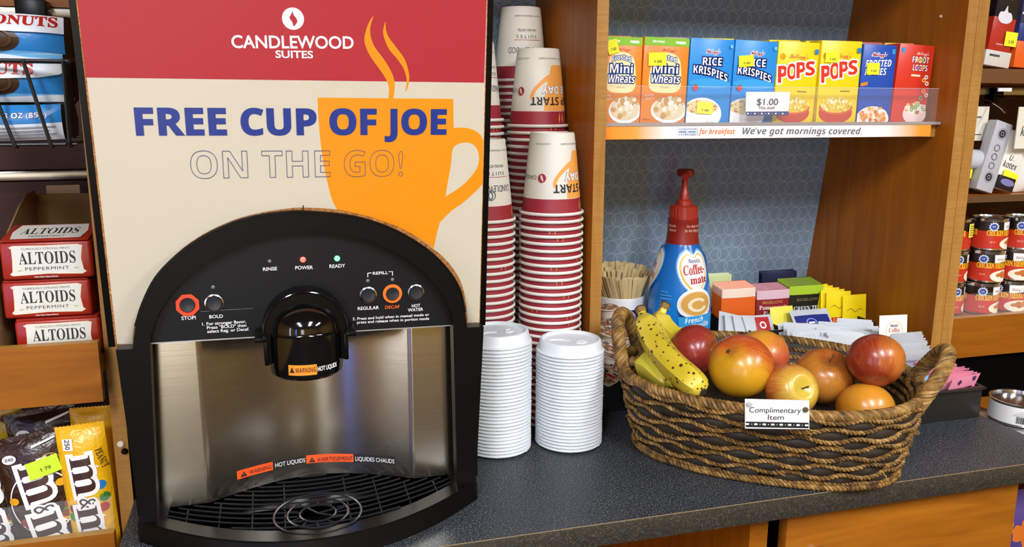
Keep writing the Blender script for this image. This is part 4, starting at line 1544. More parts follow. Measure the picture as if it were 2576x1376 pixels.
def basket():
    t = thing('fruit_basket', 'oval woven seagrass basket with two handles holding apples and bananas', 'basket', (BC.x, BC.y, 0))
    k = MB()
    NN = 96
    zs = [.004, .02, .045, .07, .095, .115]
    vs = []
    for z in zs:
        vs += [basket_pt(2 * pi * i / NN, z, -.001) for i in range(NN)]
    for z in [.115, .085]:
        vs += [basket_pt(2 * pi * i / NN, z, -.008) for i in range(NN)]
    nr = len(zs) + 2
    fs = []
    for j in range(nr - 1):
        for i in range(NN):
            i2 = (i + 1) % NN
            fs.append((j * NN + i, j * NN + i2, (j + 1) * NN + i2, (j + 1) * NN + i))
    k.add(vs, fs, BARK, True)
    o0 = len(vs)
    cen = BC + Vector((0, 0, .080))
    k.add([basket_pt(2 * pi * i / NN, .085, -.008) for i in range(NN)] + [cen], [(i, (i + 1) % NN, NN) for i in range(NN)], BARK, True)
    # reed blocks bulging between the ropes, laid like bricks
    NW, PZ, Z0 = 16, .0145, .0105
    for r in range(7):
        loop, L = oval(Z0 + PZ * (r + .5), .0010, 480)
        for b in range(NW):
            ic = int(480 * ((.75 - r / 2 + b) % NW) / NW)
            seg = [loop[(ic + 2 * j - 10) % 480] for j in range(11)]
            vs, fs = [], []
            for j, p in enumerate(seg):
                out = (p - BC)
                out.z = 0
                out.normalize()
                e = sqrt(max(0, 1 - ((j - 5) / 5.4) ** 2))
                for dz, m_ in ((-.0058, .1), (-.003, .8), (0, 1), (.003, .8), (.0058, .1)):
                    vs.append(p + out * (.0024 * e * m_ + .0002) + Vector((0, 0, dz * (.45 + .55 * e))))
            for j in range(10):
                for w_ in range(4):
                    a = j * 5 + w_
                    fs.append((a, a + 5, a + 6, a + 1))
            k.add(vs, fs, BARK, True)
    # wavy twisted ropes that part round the reed blocks
    for r in range(8):
        n = 480
        loop, L = oval(Z0 + PZ * r, .0034, n)
        path = []
        for i, p in enumerate(loop):
            out = (p - BC)
            out.z = 0
            out.normalize()
            f = 2 * pi * NW * i / n + pi * r
            path.append(p + Vector((0, 0, (.0026 * sin(f) if r else .001) + .0009 * sin(5 * f / NW + r * 2))) + out * (.0008 * cos(2 * f)))
        rope(k, path, True, 2, .00175, .00175, .0105, STRAW, 6)
    # braid and lashings on the outside, inner ropes just under the rim
    for r in range(3):
        loop, L = oval(.108 - .010 * r, -.009, 320)
        rope(k, loop, True, 2, .0020, .0018, .012, STRAW, 5)
    q = random.Random(5)
    for i in range(46):
        tt = 2 * pi * q.random()
        z = .014 + .098 * q.random()
        p = basket_pt(tt, z, .005)
        o = (p - BC)
        o.z = 0
        o.normalize()
        tan_ = Vector((-o.y, o.x, 0))
        e = p + tan_ * q.uniform(-.018, .018) + Vector((0, 0, q.uniform(-.008, .006))) + o * q.uniform(.001, .005)
        k.tube([p, (p + e) / 2 + o * .003, e], .0008, STRAW[i % 2], 5)
    bw(k, 'woven_body', t)
    k = MB()
    loop, L = oval(.006, .003, 420)
    rope(k, loop, True, 3, .0030, .0027, .016, STRAW, 6)
    bw(k, 'base_braid', t)
    k = MB()
    loop, L = oval(.1175, -.002, 520)
    rope(k, loop, True, 4, .0042, .0031, .022, STRAW, 6)
    bw(k, 'rim', t)
    for sgn, apex, zt in ((-1, .199, .178), (1, .2135, .168)):
        pts = []
        base = .180
        for f in [i / 8 for i in range(9)]:
            a_ = pi * f
            nn = -.047 * cos(a_)
            h = sin(a_) ** .8
            pts.append(BC - BN * .006 + BA * sgn * (base + (apex - base) * h) + BN * nn + Vector((0, 0, .108 + (zt - .108) * h)))
        path = smooth_curve(pts, 30)
        k = MB()
        rope(k, path, False, 7, .0066, .0031, .034, STRAW, 6)
        k.tube(path, .0058, BARK, 8)
        bw(k, 'handle', t)
    # complimentary tag pinned to the rim
    P0 = BC + BA * .026 + BN * -.166 + Vector((0, 0, .098))
    fr = Frame(P0, (.935, -.355, 0), (-.02, -.06, 1))
    s = thing('basket_tag', 'white Complimentary Item tag pinned to the front rim of the fruit basket', 'tag', P0)
    k = MB()
    q_ = lambda pts: [fr.pix(*p) for p in pts]
    k.prism(q_([(1874, 1078), (2036, 1080), (2036, 1008), (1874, 1004)]), -.0012, 0, M('#e8eaea', .2, name='clear_sleeve'), fr)
    A = Art(k, fr, .0003)
    A.polypx([(1877, 1062), (2033, 1064), (2033, 1011), (1877, 1007)], M('#fbfbfb', .35))
    A.polypx([(1876, 1074), (2034, 1077), (2034, 1063), (1876, 1060)], INK)
    for i in range(15):
        a, b = fr.pix(1880 + i * 10.6, 1066.3 + i * .17)
        A.ell(a, b, .0022 if i % 2 == 0 else .0006, .0013 if i % 2 == 0 else .0006, WHITE, 10)
    A.textpx('Complimentary', 1884, 2014, 1036, 1022, M('#2b2c30', .5), vb1=1038)
    A.textpx('Item', 1931, 1971, 1054.5, 1041, M('#2b2c30', .5))
    bw(k, 'card', s)
    for u, v, m, nm in ((1885, 1016, M('#d5d8d8', .2, .3), 'fastener'), (2026, 1030, M('#6d6a48', .3, .5), 'fastener')):
        a, b = fr.pix(u, v)
        k = MB()
        k.lathe([(.0034, 0), (.0034, .0012), (.0026, .0022), (.0012, .0024), (0, .0022)], m, 18, X=Matrix.Translation(fr.p(a, b, .0003)) @ Matrix(((fr.r.x, fr.u.x, fr.n.x), (fr.r.y, fr.u.y, fr.n.y), (fr.r.z, fr.u.z, fr.n.z))).to_4x4())
        bw(k, nm, s)
basket()

# ---------------------------------------------------------------- fruit
def camdir(x, y, z):
    """x to the right, y up, z towards the viewer, as a room direction"""
    return (_R * x - _D * y - _f * z).normalized()
def apple_mat(nm, deep, mid, yel, ydir, ythr, streak, seed):
    t = NT(nm, .3)
    t.b.inputs['Coat Weight'].default_value = .12
    t.b.inputs['Coat Roughness'].default_value = .12
    tc = t.n('ShaderNodeTexCoord')
    nz = t.n('ShaderNodeVectorMath', operation='NORMALIZE')
    t.link(tc.outputs['Object'], nz.inputs[0])
    sp = t.n('ShaderNodeSeparateXYZ')
    t.link(nz.outputs[0], sp.inputs[0])
    ang = t.math('ARCTAN2', sp.outputs[1], sp.outputs[0])
    cb = t.n('ShaderNodeCombineXYZ')
    t.link(t.math('MULTIPLY', t.math('COSINE', ang), 9), cb.inputs[0])
    t.link(t.math('MULTIPLY', t.math('SINE', ang), 9), cb.inputs[1])
    t.link(t.math('ADD', t.math('MULTIPLY', sp.outputs[2], 1.3), seed * 3.7), cb.inputs[2])
    st = t.noise(cb.outputs[0], 1.5, 4, .65, .3)
    dt = t.n('ShaderNodeVectorMath', operation='DOT_PRODUCT')
    t.link(nz.outputs[0], dt.inputs[0])
    dt.inputs[1].default_value = ydir
    bl = t.noise(t.coord(loc=(seed, seed, 0)), 34, 2)
    f = t.math('ADD', dt.outputs['Value'], t.math('MULTIPLY', t.math('SUBTRACT', st, .5), 1.1))
    f = t.math('ADD', f, t.math('MULTIPLY', t.math('SUBTRACT', bl, .5), .8))
    fy = t.ramp(t.math('ADD', t.math('MULTIPLY', t.math('SUBTRACT', f, ythr), .75), .5), [(.2, '#000000'), (.8, '#ffffff')])
    red = t.mix(t.ramp(st, [(.36, '#000000'), (.62, '#ffffff')]), deep, mid)
    red = t.mix(streak, mid, red)
    sk = t.mix(fy, red, yel)
    dots = t.n('ShaderNodeTexVoronoi')
    dots.inputs['Scale'].default_value = 230
    t.link(tc.outputs['Object'], dots.inputs['Vector'])
    sk = t.mix(t.math('MULTIPLY', t.math('LESS_THAN', dots.outputs['Distance'], .12), .35), sk, '#e8c890')
    # russet in the stem hollow
    hol = t.math('GREATER_THAN', sp.outputs[2], .93)
    t.color(sk)
    return t.m
def apple(label, pos, R, axis, mat, stem=True, calyx=True, sq=.93):
    calyx = calyx and 'largest' in label
    axis = Vector(axis).normalized()
    q = axis.to_track_quat('Z', 'Y')
    t = thing('apple', label, 'apple', pos, group='apples in the basket', rot=q.to_euler())
    k = MB()
    prof = []
    for i in range(33):
        a = pi * i / 32
        z = R * (cos(a) * sq - .30 * math.exp(-(a / .34) ** 2) + .14 * math.exp(-((pi - a) / .28) ** 2))
        r = R * sin(a) * (1 + .05 * cos(a))
        prof.append((max(0, r), z))
    k.lathe(prof[::-1], mat, 48)
    q_ = random.Random(hash(label) % 1000 if False else int(R * 1e5))
    # slight five-lobed unevenness
    vv = []
    for x, y, z in k.v:
        a = atan2(y, x)
        s_ = 1 + .012 * cos(5 * a) * (.5 - z / R * .5) + .012 * sin(2 * a + 1)
        vv.append((x * s_, y * s_, z))
    k.v = vv
    k.build('fruit_flesh', t, sharp=80)
    if stem:
        k = MB()
        k.tube(smooth_curve([(0, 0, R * .58), (.0006, 0, R * .78), (.0025, .001, R * .98)], 5), .0009, M('#5e4420', .6), 8, rf=lambda f: .8 + .5 * f)
        k.build('stem', t)
    if calyx:
        k = MB()
        for i in range(5):
            a = 2 * pi * i / 5
            k.tube([(.0008 * cos(a), .0008 * sin(a), -R * .80), (.0022 * cos(a), .0022 * sin(a), -R * .815), (.003 * cos(a + .3), .003 * sin(a + .3), -R * .80)], .0007, M('#3c2c14', .7), 5)
        k.build('calyx', t)
    return t
def fruit():
    loc = lambda m, v: m
    def local(axis, d):
        q = Vector(axis).normalized().to_track_quat('Z', 'Y')
        return tuple(q.inverted() @ Vector(d).normalized())
    spec = [
        ('deep red apple beside the bananas', (1745, 882), 1.165, .0362, camdir(.8, .0, .55), '#74201c', '#943026', '#b8702c', camdir(.8, -.1, .3), .88, .5),
        ('largest yellow and red apple at the front of the basket', (1862, 920), 1.055, .0408, camdir(.55, -.55, -.5), '#9c2f1a', '#b8521f', '#c4901a', camdir(-.35, -.75, .6), .18, .6),
        ('pink and orange apple tucked behind the largest apple', (1917, 898), 1.125, .0362, camdir(-.1, .35, -.8), '#a83c2a', '#bc5a36', '#cc8828', camdir(-.3, .9, .2), .45, .5),
        ('small yellow-green apple with an upright stem above the tag', (1990, 982), 1.028, .0320, camdir(.28, .22, .85), '#b04426', '#c47a34', '#c4a93a', camdir(.2, .1, .95), .52, .7),
        ('orange-brown streaked apple with its stem hollow on top', (2073, 947), 1.095, .0378, camdir(.08, .78, .55), '#8a3f18', '#a85a20', '#bb7a28', camdir(-.5, -.2, .6), .55, .7),
        ('round red-brown apple on top of the others at the right', (2203, 907), 1.045, .0342, camdir(.1, .80, -.6), '#782418', '#94391d', '#b46826', camdir(.75, .3, .5), .55, .8),
        ('orange apple lowest at the right, half under the rim', (2177, 1032), 1.048, .0350, camdir(.2, .75, -.65), '#a85416', '#b8681a', '#c68422', camdir(-.1, .5, .7), .25, .5)]
    for i, (lb, uv, D, R, ax, deep, mid, yel, yd, thr, stk) in enumerate(spec):
        m = apple_mat('apple_skin_%d' % (i + 1), deep, mid, yel, local(ax, yd), thr, stk, i + 1.3)
        apple(lb, at(*uv, D=D), R, ax, m)
    # bananas
    def ban_mat(nm, spots, green):
        t = NT(nm, .42)
        v = t.coord()
        base = t.ramp(t.noise(v, 16, 2), [(.3, '#c2aa22'), (.6, '#dcc640'), (.8, '#e2d268')])
        if green:
            base = t.mix(.35, base, '#a9b03a')
        if spots:
            vo = t.n('ShaderNodeTexVoronoi')
            vo.inputs['Scale'].default_value = 150
            vo.inputs['Randomness'].default_value = 1
            t.link(v, vo.inputs['Vector'])
            n = t.noise(v, 60, 2)
            sep = t.n('ShaderNodeSeparateXYZ')
            t.link(v, sep.inputs[0])
            amt = t.ramp(t.math('DIVIDE', t.math('SUBTRACT', sep.outputs[2], .085), .09), [(0, '#ffffff'), (.75, '#777777'), (1, '#000000')])
            thr = t.math('MULTIPLY', t.math('MULTIPLY', n, .54), amt)
            base = t.mix(t.math('LESS_THAN', vo.outputs['Distance'], thr), base, '#4a2a10')
        t.color(base)
        return t.m
    def banana(lb, px, R, mat, tipdark=True, stemlen=.22, flat=.0):
        pts = [at(u, v, D=D) for u, v, D in px]
        path = smooth_curve(pts, 10)
        t = thing('banana', lb, 'banana', path[0], group='bananas in the basket')
        k = MB()
        def rf(f):
            if f < stemlen:
                g = f / stemlen
                return .36 + .64 * (g * g * (3 - 2 * g)) if g > .35 else .36 + .08 * g
            if f > .82:
                g = (f - .82) / .18
                return max(.22, sqrt(max(0, 1 - g * g * .96)))
            return 1
        n = 15
        k.tube(path, R, mat, n, rf=rf)
        # five soft ridges along the fruit
        N = len(path)
        for i in range(N):
            for j in range(n):
                a = 2 * pi * j / n
                c = path[i]
                p = Vector(k.v[i * n + j])
                s_ = 1 + .07 * cos(5 * a)
                k.v[i * n + j] = tuple(c + (p - c) * s_)
        bw(k, 'peel', t)
        k = MB()
        d = (path[0] - path[2]).normalized()
        k.tube([path[0] - d * .001, path[0] + d * .004, path[0] + d * .009], R * .36, M('#8a6a34', .7), 8, rf=lambda f: 1 + .25 * f)
        k.tube([path[0] + d * .0085, path[0] + d * .0105], R * .46, M('#3c2a18', .8), 8)
        bw(k, 'stem', t)
        if tipdark:
            k = MB()
            d = (path[-1] - path[-4]).normalized()
            k.tube([path[-1] - d * .002, path[-1] + d * .003], R * .24, M('#2e2012', .8), 8)
            bw(k, 'blossom_tip', t)
        return t
    sp, pl, gr = ban_mat('spotted_banana_peel', True, False), ban_mat('banana_peel', False, False), ban_mat('greenish_banana_peel', False, True)
    banana('large brown-spotted banana leaning from the left handle down to the rim', [(1616, 790, 1.165), (1630, 822, 1.145), (1652, 868, 1.11), (1690, 914, 1.075), (1730, 950, 1.05), (1768, 984, 1.03)], .0182, sp)
    banana('spotted banana pressed against the left underside of the large one', [(1632, 812, 1.20), (1640, 840, 1.18), (1646, 880, 1.145), (1664, 918, 1.11), (1690, 950, 1.085), (1712, 972, 1.072)], .0155, sp, stemlen=.15)
    banana('banana with a tall stem standing up behind the spotted one', [(1669, 778, 1.24), (1661, 800, 1.235), (1668, 824, 1.22), (1692, 850, 1.20), (1722, 872, 1.185), (1752, 884, 1.19)], .0165, pl, stemlen=.33)
    banana('banana lying behind the deep red apple under the bottle', [(1676, 852, 1.235), (1700, 848, 1.24), (1730, 848, 1.24), (1765, 856, 1.235), (1800, 872, 1.225)], .0135, pl, stemlen=.1)
    banana('short greenish banana lying low at the left end of the basket', [(1603, 912, 1.135), (1620, 917, 1.125), (1640, 925, 1.11), (1664, 946, 1.095), (1690, 968, 1.085)], .0165, gr, stemlen=.3)
fruit()
# ================================================================ condiment organiser with its sachets, creamer bin
def packet(mb, w, h, d, mats, X=None, n=6):
    """pillow sachet standing in the xz plane, base at z = 0; mats = (front, back, crimp)"""
    f, b, c = mats
    def grid(sgn, m):
        vs, fs = [], []
        for j in range(n + 1):
            for i in range(n + 1):
                u, v = i / n, j / n
                bul = (max(0, sin(pi * u)) ** .6) * (max(0, sin(pi * (v * .8 + .1))) ** .6 if 0 < v < 1 else 0)
                vs.append(((u - .5) * w, sgn * d / 2 * bul, v * h))
        for j in range(n):
            for i in range(n):
                q = (j * (n + 1) + i, j * (n + 1) + i + 1, (j + 1) * (n + 1) + i + 1, (j + 1) * (n + 1) + i)
                fs.append(q if sgn < 0 else tuple(reversed(q)))
        mb.add(vs, fs, m, True, X)
    grid(-1, f)
    grid(1, b)
def lathe_plane(w, h, d):
    """height of a pillow front at plane coordinates"""
    def fn(a, b, l):
        u, v = a / w + .5, b / h
        bul = (max(0, sin(pi * min(1, max(0, u)))) ** .6) * (max(0, sin(pi * (min(1, max(0, v)) * .8 + .1))) ** .6)
        return Vector((a, -d / 2 * bul - l, b))
    return fn
def pframe(w, h, d):
    return Frame((0, 0, 0), fn=lathe_plane(w, h, d), maxlen=.008)
def place(proto, used, name_label, cat, group, loc, rot):
    o = proto
    if used:
        o = dup(proto, loc, rot)
    else:
        o.location = loc
        o.rotation_euler = rot
    tag(o, name_label, cat, group)
    return o

def organiser():
    t = thing('condiment_organiser', 'black three-tier plastic organiser full of tea and sugar sachets behind the basket', 'organiser', (.885, .97, 0))
    x0, x1 = .772, 1.020
    tiers = [(.972, 1.092, .050), (1.092, 1.215, .066), (1.215, 1.40, .086)]
    k = MB()
    blk = M('#191817', .42, name='charcoal_tray_plastic')
    th = .003
    for i, (y0, y1, h) in enumerate(tiers):
        k.bx(x0, x0 + th, y0, y1, .0006, h, blk)
        k.bx(x1 - th, x1, y0, y1, .0006, h, blk)
        k.bx(x0 + th, x1 - th, y0, y0 + th, .0006, h, blk)
        k.bx(x0 + th, x1 - th, y0 + th, y1, .0006, h - .034, blk)
        for xd in (.845, .935):
            k.bx(xd, xd + .002, y0 + th, y1, h - .034, h - .004, blk)
        if i == 2:
            k.bx(x0 + th, x1 - th, y1 - th, y1, h - .034, h, blk)
    # flared front lip
    k.bx(x0 - .002, x1 + .003, .966, .974, .0465, .0505, blk, bev=.001)
    k.bx(x1 - .001, x1 + .003, .966, 1.092, .0465, .0505, blk, bev=.001)
    bw(k, 'tray', t)
    WP, PK, BL, CRM = M('#c3c7ca', .5, name='white_sachet_paper'), M('#e890a6', .5, name='pink_sachet_paper'), M('#98c6e6', .5, name='pale_blue_sachet_paper'), M('#f2eee4', .5)
    ink = M('#8d98a5', .6)
    plum = M('#4a2350', .5)
    def proto(name, w, h, d, mats, art=None):
        t = thing(name, name, 'sachet')
        k = MB()
        packet(k, w, h, d, mats)
        if art:
            A = Art(k, pframe(w, h, d), .0003)
            art(A, w, h)
        k.build('paper', t)
        return t
    q = random.Random(21)
    # white sugar sachets filed along the middle tier
    def wart(A, w, h):
        A.rect(-w * .28, w * .28, h * .56, h * .66, ink)
        A.rect(-w * .4, w * .4, h * .30, h * .33, M('#c9b8a0', .6))
    P = proto('sugar_sachet', .060, .046, .0046, (WP, WP, WP), wart)
    n = 0
    for col, xc in enumerate((.845, .882, .922, .962)):
        for i in range(13):
            f = i / 12
            y = 1.108 + .098 * f + q.uniform(-.002, .002)
            x = xc + .010 * f + q.uniform(-.004, .004)
            R_ = Matrix.Rotation(-.42 + q.uniform(-.14, .14) + (.5 if (col == 0 and i % 3 == 0) else 0), 4, 'Z') @ Matrix.Rotation(q.uniform(-.07, .07), 4, 'Y') @ Matrix.Rotation(-.34 + q.uniform(-.13, .13), 4, 'X')
            place(P, n, 'white sugar sachet filed in the middle tier of the black organiser', 'sachet', 'white sugar sachets in the middle tier', (x, y, .050 + .006 * sin(3 * f + col) + q.uniform(-.003, .003)), R_.to_euler())
            n += 1
    # white sachets at the right end behind the basket handle
    for i in range(9):
        R_ = Matrix.Rotation(q.uniform(-.05, .05), 4, 'Z') @ Matrix.Rotation(.35 + q.uniform(-.06, .06), 4, 'X')
        place(P, 1, 'white sugar sachet behind the pink ones at the right end of the organiser', 'sachet', 'white sachets behind the pink ones', (.982, 1.084 + .0035 * i, .036 + .0030 * i), R_.to_euler())
    # pink and blue sweetener, lowest tier
    def part(A, w, h):
        A.poly([(-w * .28, h * .80), (-w * .20, h * .68), (-w * .12, h * .80), (-w * .20, h * .92)], plum)
        A.poly([(w * .30, h * .95), (w * .44, h * .95), (w * .44, h * .78), (w * .36, h * .78)], plum)
        A.rect(-w * .05, w * .35, h * .47, h * .56, plum)
    def bart(A, w, h):
        A.rect(-w * .35, w * .35, h * .5, h * .62, M('#3a78b8', .5))
        A.rect(w * .28, w * .44, h * .82, h * .94, M('#2f3f6a', .5))
        A.rect(-w * .10, w * .02, h * .86, h * .95, M('#2f3f6a', .5))
    for nm, xs, PM, art, m, gp, hh in (('pink_sweetener_sachet', .984, PK, part, 22, 'pink sweetener sachets', .047), ('blue_sweetener_sachet', .918, BL, bart, 18, 'blue sweetener sachets', .043)):
        Pp = proto(nm, .058, hh, .0034, (PM, PM, PM), art)
        for i in range(m):
            f = i / (m - 1)
            R_ = Matrix.Rotation(q.uniform(-.16, .16), 4, 'Z') @ Matrix.Rotation(q.uniform(-.06, .06), 4, 'Y') @ Matrix.Rotation(.42 + q.uniform(-.08, .08), 4, 'X')
            place(Pp, i, ('pink' if 'pink' in nm else 'pale blue') + ' sweetener sachet filed at the right front of the black organiser', 'sachet', gp, (xs + q.uniform(-.003, .003), .984 + .082 * f, .0225 + .005 * f + q.uniform(0, .006)), R_.to_euler())
    # creamer sachet facing forward
    c = proto('creamer_sachet', .060, .048, .005, (CRM, CRM, CRM), lambda A, w, h: (A.ell(0, h * .45, w * .30, h * .36, M('#e2cfa0', .5), 24, hole=.93), A.text('Nestlé', -w * .14, h * .60, h * .09, NAVY, st='sb', w=w * .28), A.text('Coffee', -w * .2, h * .42, h * .15, M('#c06a6a', .5), st='b', w=w * .4), A.text('mate', -w * .14, h * .25, h * .15, M('#c06a6a', .5), st='b', w=w * .3)))
    place(c, 0, 'cream coloured creamer sachet facing forward at the right of the white sachets', 'sachet', None, at(2246, 866, y=1.105), (-.15, .06, .1))
    # rear tier: tea bags in rows
    def tea(name, front, band, x, yf, m, lb, art, w=.068, h=.058, z=.066, back=None):
        def fa(A, w, h):
            A.rect(-w / 2 * .98, w / 2 * .98, h * .70, h * .985, M(band, .4))
            art(A, w, h)
        fm = M(front, .4)
        Pp = proto(name, w, h, .0062, (fm, M(band, .4), fm), fa)
        for i in range(m):
            place(Pp, i, lb, 'tea bag', lb.split(' tea')[0] + ' tea bags', (x, yf + .0055 * i, z + .0008 * i), (-.06, 0, 0))
    W2 = M('#f2eddf', .5)
    tea('orange_tea_bag', '#e2641c', '#f0d9c4', .789, 1.290, 7, 'orange tea bag with a cream top in the back tier beside the bottle', lambda A, w, h: A.rect(-w * .48, w * .48, h * .02, h * .10, M('#c94f12', .4)), z=.0875)
    tea('pomegranate_tea_bag', '#8a1e24', '#dcb8c4', .858, 1.288, 7, 'dark red pomegranate tea bag in the back tier', lambda A, w, h: (A.text('BIGELOW', -w * .33, h * .56, h * .09, M('#c9a05a', .5), w=w * .6), A.text('Pomegranate', -w * .42, h * .38, h * .13, W2, st='b', w=w * .84), A.text('Pizzazz', -w * .30, h * .20, h * .13, W2, st='b', w=w * .5)), z=.081)
    tea('green_tea_bag', '#16180f', '#a3c62a', .926, 1.288, 8, 'black green tea bag with a lime top in the back tier', lambda A, w, h: (A.text('BIGELOW', -w * .28, h * .50, h * .09, M('#8a7c4c', .5), w=w * .62), A.text('GREEN TEA', -w * .36, h * .17, h * .16, WHITE, st='b', w=w * .78)), w=.072, z=.0855)
    tea('navy_tea_bag', '#161c3e', '#161c3e', .918, 1.362, 3, 'navy tea bag lying behind the green tea', lambda A, w, h: (A.ell(-w * .0, h * .6, w * .04, h * .06, WHITE, 12), A.rect(w * .1, w * .4, h * .45, h * .5, M('#6a76a8', .5))), w=.075, z=.095)
    tea('pale_green_tea_bag', '#d6dfa8', '#c9d49a', .775, 1.350, 3, 'pale green tea bag behind the orange ones', lambda A, w, h: None, z=.098)
    # yellow tea bags, stepped
    def ya(A, w, h):
        A.poly(sc2([(-w * .38, h * .5), (-w * .2, h * .62), (0, h * .52), (w * .2, h * .60), (w * .38, h * .52), (w * .2, h * .56), (0, h * .48), (-w * .2, h * .58)], 3), M('#b89a10', .5))
        A.rect(-w * .30, w * .30, h * .08, h * .24, M('#c8261e', .4))
        A.text('Lipton', -w * .24, h * .12, h * .09, M('#f6e94c', .4), st='bi', w=w * .48)
    Yp = proto('yellow_tea_bag', .050, .062, .005, (M('#f2d60e', .38), M('#f2d60e', .38), M('#f2d60e', .38)), ya)
    for i in range(6):
        place(Yp, i, 'yellow tea bag, %s from the front of the yellow row by the right panel' % nth(6 - i), 'tea bag', 'yellow tea bags', (.956 + .0068 * i + (.022 if i == 5 else 0), 1.300 - .0078 * i, .0775 - .002 * i - (.004 if i == 5 else 0)), (-.10, 0, -.05 + .05 * (i % 2)))
    # cocoa and other white sachets leaning in front of the tea
    def ca(A, w, h):
        A.poly([(-w * .18, h * .38), (w * .34, h * .38), (w * .38, h * .90), (-w * .12, h * .92)], M('#b3262a', .4))
        A.ell(w * .10, h * .62, w * .12, h * .13, WHITE, 18, hole=.6)
    Cp = proto('cocoa_sachet', .058, .050, .007, (WP, WP, WP), ca)
    for i, (u, v, y, a, b) in enumerate(((1848, 805, 1.240, .25, -.12), (1868, 812, 1.228, .18, -.05), (1895, 814, 1.222, .1, .05), (1925, 816, 1.218, .02, .10))):
        p = at(u, v, y=y)
        p.z = .064
        place(Cp, i, 'white sachet with a red square leaning before the tea, %s from the left' % nth(i + 1), 'sachet', 'white sachets with red squares', p, (-.55, a, b))
    Bp = proto('instant_coffee_sachet', .078, .056, .007, (WP, WP, WP), lambda A, w, h: (A.rect(-w * .44, w * .44, h * .20, h * .78, M('#1c2a78', .4)), A.ell(-w * .06, h * .5, w * .14, h * .16, M('#8fa2e0', .4), 20, hole=.8), A.rect(-w * .14, w * .02, h * .47, h * .53, WHITE)))
    place(Bp, 0, 'white sachet with a wide dark blue panel leaning before the green tea', 'sachet', None, (.912, 1.224, .064), (-.75, 0, 0))
    Lp = proto('lemon_sachet', .05, .05, .006, (M('#efe04a', .45), M('#efe04a', .45), WP), None)
    place(Lp, 0, 'pale yellow sachet between the red square sachets and the pomegranate tea', 'sachet', None, (.868, 1.262, .062), (-.3, 0, .1))
organiser()

def creamers():
    t = thing('creamer_bin', 'black bin heaped with creamer pods between the post and the basket', 'bin', (.525, 1.14, 0))
    k = MB()
    blk = M('#0f0e0e', .45)
    x0, x1, y0, y1 = .4605, .600, 1.140, 1.318
    for a in ((x0, x0 + .003, y0, y1), (x1 - .003, x1, y0, y1), (x0, x1, y0, y0 + .003), (x0, x1, y1 - .003, y1)):
        k.bx(*a, .0006, .048, blk)
    # ramped floor
    k.add([(x0, y0, .030), (x1, y0, .030), (x1, y1, .074), (x0, y1, .074), (x0, y1, .001), (x1, y1, .001), (x0, y0, .001), (x1, y0, .001)], [(0, 1, 2, 3), (3, 2, 5, 4), (0, 3, 4, 6), (1, 7, 5, 2)], blk)
    bw(k, 'tray', t)
    P = thing('creamer_pod', 'pod', 'creamer pod')
    k = MB()
    cup = M('#e9e1d0', .35, name='creamer_cup_plastic')
    k.lathe([(0, 0), (.0125, 0), (.0138, .002), (.0162, .0185), (.0166, .0190), (.0196, .0192), (.0199, .0200), (.0196, .0206)], cup, 28)
    k.build('pod_cup', P)
    k = MB()
    foil = NT('printed_foil', .35)
    foil.color(foil.ramp(foil.noise(foil.coord(), 130, 3, .6), [(.38, '#5f3b22'), (.5, '#a88260'), (.6, '#d9c2a4'), (.72, '#7a4a2a')]))
    k.lathe([(.0196, .0206), (.015, .0212), (0, .0212)], foil.m, 28)
    A = Art(k, Frame((0, 0, .0213), (1, 0, 0), (0, 1, 0)), .0001)
    A.rect(-.013, .005, .003, .0095, M('#d6d2cc', .4))
    A.rect(-.011, -.002, .004, .0085, M('#1b2038', .4))
    A.rect(.0, .013, -.001, .004, M('#b3202a', .4))
    k.build('foil_lid', P)
    q = random.Random(3)
    spots = [(1527, 783, 1.300), (1536, 822, 1.268), (1522, 842, 1.240), (1598, 815, 1.300), (1566, 800, 1.300), (1541, 876, 1.222), (1562, 846, 1.262), (1531, 908, 1.185), (1552, 925, 1.172), (1553, 947, 1.158), (1523, 948, 1.158), (1583, 930, 1.176), (1590, 880, 1.238), (1520, 880, 1.205), (1600, 850, 1.275), (1610, 905, 1.21), (1565, 905, 1.20)]
    n = 0
    for u, v, y in spots:
        p = at(u, v, y=y)
        p.z -= .012
        p.x = max(x0 + .022, min(x1 - .02, p.x))
        place(P, n, 'creamer pod with a brown and red foil lid heaped in the black bin', 'creamer pod', 'creamer pods in the bin', p, (q.uniform(-.1, .55), q.uniform(-.4, .4), q.uniform(-2.2, 1.2)))
        n += 1
    # one layer underneath
    for i in range(7):
        place(P, 1, 'creamer pod with a brown and red foil lid heaped in the black bin', 'creamer pod', 'creamer pods in the bin', (x0 + .024 + .042 * (i % 3), 1.175 + .047 * (i // 3), .043 + .012 * (i // 3)), (.24, 0, q.uniform(-3, 3)))
creamers()
